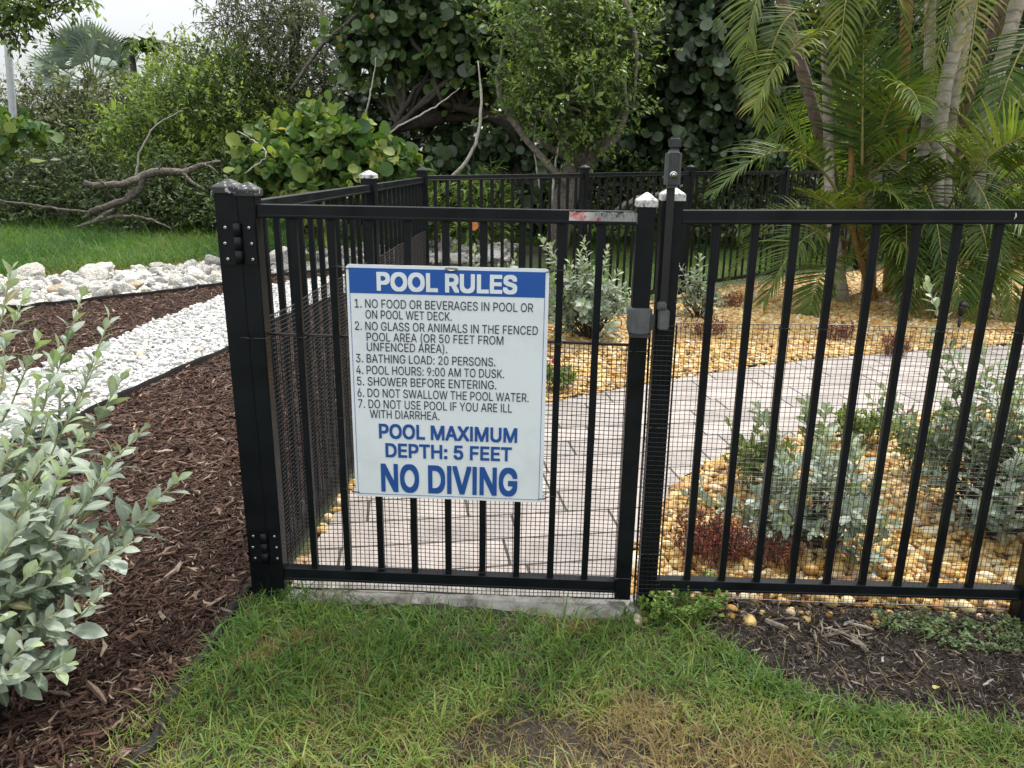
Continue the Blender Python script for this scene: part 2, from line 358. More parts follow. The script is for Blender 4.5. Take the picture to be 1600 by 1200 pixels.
# ------------------------------------------------------------------ fence kit
def cap_mesh(w, m):
    bm = bmesh.new(); a = w/2+.0045
    def ring(s, z): return [bm.verts.new((x*s, y*s, z)) for x, y in ((-1, -1), (1, -1), (1, 1), (-1, 1))]
    rs = [ring(a, 0), ring(a, .016), ring(a*.93, .019), ring(a*.12, .037)]
    for p, q in zip(rs, rs[1:]):
        for i in range(4): bm.faces.new((p[i], p[(i+1) % 4], q[(i+1) % 4], q[i]))
    bm.faces.new(rs[-1]); bm.faces.new(rs[0][::-1])
    bmesh.ops.bevel(bm, geom=[e for e in bm.edges], offset=.0012, segments=1, affect='EDGES')
    me = bpy.data.meshes.new('post_cap'); bm.to_mesh(me); bm.free(); me.materials.append(m); return me
def bbox_mesh(name, c, d, m, bev=.0016, seg=2):
    bm = bmesh.new(); bmesh.ops.create_cube(bm, size=1)
    for v in bm.verts: v.co = Vector((v.co.x*d[0]+c[0], v.co.y*d[1]+c[1], v.co.z*d[2]+c[2]))
    if bev: bmesh.ops.bevel(bm, geom=bm.edges[:], offset=bev, segments=seg, affect='EDGES')
    me = bpy.data.meshes.new(name); bm.to_mesh(me); bm.free(); me.materials.append(m); return me
def put(name, me, parent=None, loc=(0, 0, 0), rot=None):
    o = bpy.data.objects.new(name, me); COL.objects.link(o); o.parent = parent; o.location = loc
    if rot: o.rotation_euler = rot
    return o
def rail_mesh(L, h=.036, w=.032, lip=True):        # a U-shaped rail: body with a lip along each lower edge
    g = Geo(); g.box((L/2, 0, 0), (L, w, h))
    if lip:
        for s_ in (-1, 1): g.box((L/2, s_*(w/2+.0008), -h/2+.0055), (L-.002, .0032, .0075))
    me = g.mesh('rail', MB); 
    bm = bmesh.new(); bm.from_mesh(me); bmesh.ops.bevel(bm, geom=bm.edges[:], offset=.0011, segments=1, affect='EDGES'); bm.to_mesh(me); bm.free()
    return me
PICK = bbox_mesh('picket', (0, 0, .5), (.019, .019, 1.0), MB, .0014, 1)
def post(parent, x, y, w, top, capm, z0=-.05, name='post'):
    o = put(name, bbox_mesh(name, (0, 0, (z0+top)/2), (w, w, top-z0), MB, .0022, 2), parent, (x, y, 0))
    put('post_cap', cap_mesh(w, capm), o, (0, 0, top-.006)); return o
def net_geo(path, z0, z1, cell, r, wav=.002, ztop=None):    # square plastic netting along a plan path
    path = np.asarray(path, float); seg = np.linalg.norm(np.diff(path, axis=0), axis=1); cum = np.r_[0, np.cumsum(seg)]
    def at(s_): return np.stack([np.interp(s_, cum, path[:, 0]), np.interp(s_, cum, path[:, 1])], -1)
    Ltot = cum[-1]; g = Geo(); ph = rng.uniform(0, 6, 6)
    def warp(s_, z):
        p = at(s_); a = wav*(np.sin(s_*7+ph[0]+z*5)+.6*np.sin(s_*19+z*13+ph[1])); b = wav*1.6*np.sin(s_*5+z*9+ph[2])
        dz = wav*1.2*np.sin(s_*9+ph[3]+z*4)
        return np.c_[p[:, 0]+a*.5, p[:, 1]+b, z+dz]
    for s_ in np.arange(0, Ltot+1e-6, cell):
        zz = np.linspace(z0, z1, max(3, int((z1-z0)/.05)))
        g.tube(warp(np.full(len(zz), s_), zz), r, 4, cap=False)
    ss = np.unique(np.r_[cum, np.arange(0, Ltot, .05)])
    for z in np.arange(z0, z1+1e-6, cell):
        g.tube(warp(ss, np.full(len(ss), z)), r, 4, cap=False)
    g.tube(warp(ss, np.full(len(ss), z0)), r*2.4, 5); g.tube(warp(ss, np.full(len(ss), z1)), r*1.9, 5)
    return g
def tie_mesh(w, d):                                  # a cable tie pulled round a bar, with its tail
    g = Geo(); a, b = w/2+.0015, d/2+.0015
    P = [(-a, -b, 0), (a, -b, .001), (a, b, 0), (-a, b, -.001), (-a, -b, 0)]
    g.tube(P, .0014, 5); g.box((-a*.3, -b-.0015, 0), (.005, .004, .005)); g.tube([(-a*.3, -b-.003, 0), (-a*.3-.012, -b-.012, .006), (-a*.3-.03, -b-.014, .004)], .0009, 4)
    return g.mesh('cable_tie', MPLAS)
def screw_mesh():
    g = Geo(); g.tube([(0, .002, 0), (0, -.0025, 0)], [.0042, .0042], 10); g.tube([(0, -.0024, 0), (0, -.0036, 0)], [.0042, .0026], 10)
    g.tube([(0, -.0036, 0), (0, -.0040, 0)], [.0014, .0014], 6, mi=1)
    return g.mesh('screw', [MSTEEL, MPLAS])
SCREW = screw_mesh(); TIE = tie_mesh(.02, .02)
YAW = -math.atan(.0483)
def fl(x): return 2.105-.0483*x                     # the front fence line

# front fence, right of the gate
ff = thing('metal_fence', 'near black picket fence panel right of the gate, netting on its lower half', 'fence', (.418, fl(.418), 0), (0, 0, YAW))
lp = post(ff, 0, 0, .0535, 1.232, MCAP, name='latch_post')
TILT = RAD(-.75)
L_ = 1.075
put('top_rail', rail_mesh(L_), ff, (.027, 0, 1.184), (0, TILT, 0)); put('bottom_rail', rail_mesh(L_), ff, (.027, 0, .088), (0, TILT*.6, 0))
p0 = None
for i in range(10):
    x = .120+.1045*i
    if x > L_-.02: break
    put('picket', PICK, ff, (x, 0, .10+x*.008), None).scale = (1, 1, 1.072)
post(ff, L_+.054, 0, .0535, 1.245, MB)
put('top_rail', rail_mesh(1.8), ff, (L_+.081, 0, 1.198), (0, TILT*.5, 0)); put('bottom_rail', rail_mesh(1.8), ff, (L_+.081, 0, .098), (0, TILT*.5, 0))
for i in range(17): put('picket', PICK, ff, (L_+.18+.1045*i, 0, .11), None).scale = (1, 1, 1.078)
ng = net_geo([(-.036, .02), (-.037, -.033), (.033, -.0345), (.036, .012), (.10, .0175), (3.0, .0165)], .03, .895, .0142, .0008, .0016)
nt = ng.obj('netting', MNET, ff)
for x in (.120+.1045*2, .120+.1045*3, .120+.1045*6, .120+.1045*8): put('cable_tie', TIE, ff, (x, .002, .888))
put('cable_tie', tie_mesh(.060, .056), ff, (0, 0, .60)); put('cable_tie', tie_mesh(.060, .056), ff, (0, 0, .20))
g = Geo()                                            # a nick of bare metal on the rail
g.tube([(.877, -.0172, 1.206), (.879, -.0176, 1.198), (.876, -.0174, 1.190)], [.0016, .0022, .001], 5)
g.obj('paint_chip', MCAP, ff)

# latch: pull tube with key lock on the post, striker housing across the gap
lt = Geo(); lt.box((-.010, -.034, 1.10), (.020, .014, .42))
lo = lt.obj('latch_tube', MPLAS, ff)
def rounded(name, c, d, m, bev=.006, seg=3, parent=None): return put(name, bbox_mesh(name, c, d, m, bev, seg), parent)
ki = rounded('lock_housing', (-.010, -.044, 1.307), (.040, .034, .094), MGREY, .008, 3, ff)
kf = rounded('lock_face', (-.010, -.062, 1.307), (.026, .004, .080), MGREYD, .0018, 2, ki)
g = Geo(); a = np.linspace(0, 2*math.pi, 25)
g.tube([(-.010, -.060, 1.292), (-.010, -.0665, 1.292)], [.0098, .0094], 24); g.tube([(-.010, -.0664, 1.292), (-.010, -.0672, 1.292)], [.0072, .0070], 20, mi=1)
g.tube([(-.010, -.0671, 1.292), (-.010, -.0676, 1.292)], [.0050, .0048], 16); g.box((-.010, -.0677, 1.2915), (.0014, .0008, .0056), mi=1)
g.obj('lock_cylinder', [MSTEEL, MPLAS], ki, True)
g = Geo(); g.tube(np.c_[-.010+.0058*np.cos(a), np.full(25, -.0642), 1.331+.0085*np.sin(a)], .0006, 5, cap=False); g.obj('housing_emblem', MGREY, ki)
rounded('pull_knob', (-.008, -.040, 1.3705), (.030, .028, .031), MGREYD, .006, 3, ff)
br = rounded('striker_bracket', (-.008, -.041, .914), (.030, .022, .055), MGREY, .004, 2, ff)
rounded('bracket_block', (-.014, -.036, .951), (.024, .022, .024), MGREY, .004, 2, br)
rounded('bracket_release', (-.012, -.047, .943), (.015, .004, .010), MGREYD, .0015, 2, br)

# gate
GX0, GX1 = -.726, .345
gt = thing('pool_gate', 'black metal pool gate with netting, hinges and a torn red and white sticker', 'gate', (GX0, fl(GX0)-.002, 0), (0, RAD(.35), YAW))
GW = GX1-GX0
hs = post(gt, 0, 0, .050, 1.231, MCAP2, .035, 'hinge_stile'); ss_ = post(gt, GW, 0, .047, 1.222, MCAP, .045, 'latch_stile')
put('top_rail', rail_mesh(GW-.049), gt, (.025, 0, 1.186)); put('bottom_rail', rail_mesh(GW-.049, .040), gt, (.025, 0, .083))
for i in range(9): put('picket', PICK, gt, (.119+.1043*i, 0, .10)).scale = (1, 1, 1.075)
ng = net_geo([(.012, .026), (.06, .020), (GW-.05, .0205), (GW+.005, .027)], .018, .835, .0136, .00112, .0022)
ng.obj('netting', MNET, gt)
g = Geo(); g.tube(crv([(.02, .018, .840), (.3, .020, .838), (.6, .019, .836), (.85, .021, .838), (GW-.02, .018, .836)], 24), .0032, 6); g.obj('top_cord', MPLAS, gt)
for x, z in ((.119, .837), (.2233, .60), (.119+.1043*7, .838), (.119+.1043*2, .112), (.119+.1043*5, .113)): put('cable_tie', TIE, gt, (x, 0, z))
put('cable_tie', tie_mesh(.054, .052), gt, (0, 0, .835)); put('cable_tie', tie_mesh(.050, .048), gt, (GW, 0, .826)); put('cable_tie', tie_mesh(.05, .048), gt, (GW, 0, .12))
def m_sticker():
    m, N, L, B = mat('torn_sticker'); n = noise(N, L, 55, 6, rough=.75); n2 = noise(N, L, 17, 3)
    t = N.new('ShaderNodeTexCoord'); s_ = N.new('ShaderNodeSeparateXYZ'); L.new(t.outputs['Object'], s_.inputs[0])
    w = N.new('ShaderNodeTexWave'); w.inputs['Scale'].default_value = 90; w.inputs['Distortion'].default_value = 3; L.new(t.outputs['Object'], w.inputs['Vector'])
    red = ramp(N, [(.40, (.48, .012, .03)), (.52, (.5, .48, .46))]); L.new(n2.outputs['Fac'], red.inputs['Fac'])
    wr = ramp(N, [(.35, (.05, .06, .06)), (.62, (.42, .42, .40))]); L.new(w.outputs['Color'], wr.inputs['Fac'])
    x = N.new('ShaderNodeMapRange'); x.inputs[1].default_value = .045; x.inputs[2].default_value = .075; L.new(s_.outputs[0], x.inputs[0])
    c = mixc(N, L, x.outputs[0], red.outputs['Color'], wr.outputs['Color'])
    r2 = ramp(N, [(.40, (1, 1, 1)), (.46, (0, 0, 0))]); L.new(n.outputs['Fac'], r2.inputs['Fac'])
    c = mixc(N, L, r2.outputs['Color'], c, (.02, .025, .026)); L.new(c, B.inputs['Base Color']); B.inputs['Roughness'].default_value = .5
    return m
g = Geo(); n = 26; V = []
for i in range(n):
    x = .182*i/(n-1); V += [(x, 0, -.0085-.006*rng.random()*(1+i/n)), (x, -.0006*rng.random(), .0165-.003*rng.random())]
g.add([(x, y-.0006, z) for x, y, z in V], [(2*i, 2*i+2, 2*i+3, 2*i+1) for i in range(n-1)])
g.obj('torn_sticker', m_sticker(), gt, loc=(.868, -.0162, 1.186))
g = Geo(); g.add([(0, -.0166, 0), (.03, -.0170, .002), (.034, -.0168, -.010), (.022, -.0169, -.020), (.008, -.0168, -.012)], [(0, 4, 3, 2, 1)]); g.add([(.052, -.0168, -.008), (.068, -.0169, -.002), (.072, -.0168, -.014), (.060, -.0168, -.019)], [(0, 3, 2, 1)])
g.obj('sticker_remnant', m_plain('sticker_red', (.50, .010, .035), .4, .2, 90), gt, loc=(.880, 0, 1.189))
g = Geo()                                            # latch housing clamped round the gate's closing stile
bm = bmesh.new(); V = [(-.032, .020), (.030, .020), (.031, -.034), (.024, -.050), (.008, -.060), (-.012, -.060), (-.027, -.050), (-.034, -.034)]
f = bm.faces.new([bm.verts.new((x, y, -.030)) for x, y in V]); ex = bmesh.ops.extrude_face_region(bm, geom=[f])
for v in [q for q in ex['geom'] if isinstance(q, bmesh.types.BMVert)]: v.co.z += .066
bmesh.ops.recalc_face_normals(bm, faces=bm.faces[:]); bmesh.ops.bevel(bm, geom=bm.edges[:], offset=.003, segments=2, affect='EDGES')
me = bpy.data.meshes.new('latch_housing'); bm.to_mesh(me); bm.free(); me.materials.append(MGREY); lh = put('latch_housing', me, gt, (GW, 0, .912))
g.box((.030, -.036, .001), (.012, .026, .040)); g.obj('latch_tongue', MGREYD, lh)
g = Geo(); g.box((0, -.026, -.035), (.056, .056, .009)); g.obj('housing_rim', MGREYD, lh)
def hinge(parent, loc, h=.118):
    g = Geo(); 
    g.box((-.031, -.0295, 0), (.036, .004, h)); g.box((.026, -.0265, 0), (.036, .004, h))
    hg = g.obj('hinge', MB, parent, loc=loc)
    bm = bmesh.new(); bm.from_mesh(hg.data); bmesh.ops.bevel(bm, geom=bm.edges[:], offset=.0015, segments=2, affect='EDGES'); bm.to_mesh(hg.data); bm.free()
    for k in (-1, 0, 1):
        k_ = Geo(); k_.tube([(-.004, -.034, k*h*.31-h*.150), (-.004, -.034, k*h*.31+h*.150)], .0105, 16); k_.obj('barrel', MB, hg, True)
        put('screw', SCREW, hg, (-.036-.004*(k == 0), -.0325, k*h*.36)); put('screw', SCREW, hg, (.032-.004*(k == 1), -.0295, k*h*.36))
hinge(gt, (-.022, 0, 1.100)); hinge(gt, (-.020, 0, .182), .104)

# side and back fences
def run_fence(name, label, pts, top=1.232, caps=None, net=None, pw=.060, side=0):
    pts = [np.asarray(p) for p in pts]; a = pts[0]
    th = thing(name, label, 'fence', (a[0], a[1], 0))
    for k, p in enumerate(pts):
        ang = math.atan2(*(pts[min(k+1, len(pts)-1)]-pts[max(k-1, 0)])[::-1]) if k else math.atan2(*(pts[1]-pts[0])[::-1])
        if name == 'side_fence' and k == 0: ang = YAW
        o = post(th, *(p-a), pw, top+.006, (caps or {}).get(k, MB)); o.rotation_euler = (0, 0, ang)
    for p, q in zip(pts, pts[1:]):
        d = q-p; L = np.linalg.norm(d); ang = math.atan2(d[1], d[0]); u = d/L
        s_ = p-a+u*pw/2; Lr = L-pw
        put('top_rail', rail_mesh(Lr), th, (*s_, top-.046), (0, 0, ang)); put('bottom_rail', rail_mesh(Lr), th, (*s_, .085), (0, 0, ang))
        n = int(Lr/.111)
        for i in range(n): 
            c = s_+u*(Lr*(i+.7)/(n+.4)); put('picket', PICK, th, (*c, .10), (0, 0, ang)).scale = (1, 1, top-.16)
    if net is not None: net.obj('netting', MNET, th)
    return th
nrm2 = nrm(np.array([(P3-P1)[1], -(P3-P1)[0]])); 
sn = net_geo([(P1-P1)+nrm2*.022+(P3-P1)*.015, (P2-P1)+nrm2*.020, (P3-P1)+nrm2*.020], .02, .86, .0150, .0011, .003)
run_fence('side_fence', 'black picket fence running back from the hinge post along the mulch bed', [P1, P2, P3], 1.232, {0: MCAP2, 1: MCAP}, sn, .0635)
run_fence('back_fence', 'far black picket fence slanting away behind the shrubs and palms', BACK[1:], 1.245, {})
th = bpy.data.objects['back_fence']
# first back panel joins the corner post of the side fence
a = BACK[1]; d = BACK[1]-BACK[0]; L = np.linalg.norm(d); u = d/L; ang = math.atan2(d[1], d[0]); s_ = BACK[0]-a+u*.034
put('top_rail', rail_mesh(L-.066), th, (*s_, 1.196), (0, 0, ang)); put('bottom_rail', rail_mesh(L-.066), th, (*s_, .085), (0, 0, ang))
for i in range(15): put('picket', PICK, th, (*(s_+u*((L-.066)*(i+.7)/15.4)), .10), (0, 0, ang)).scale = (1, 1, 1.085)

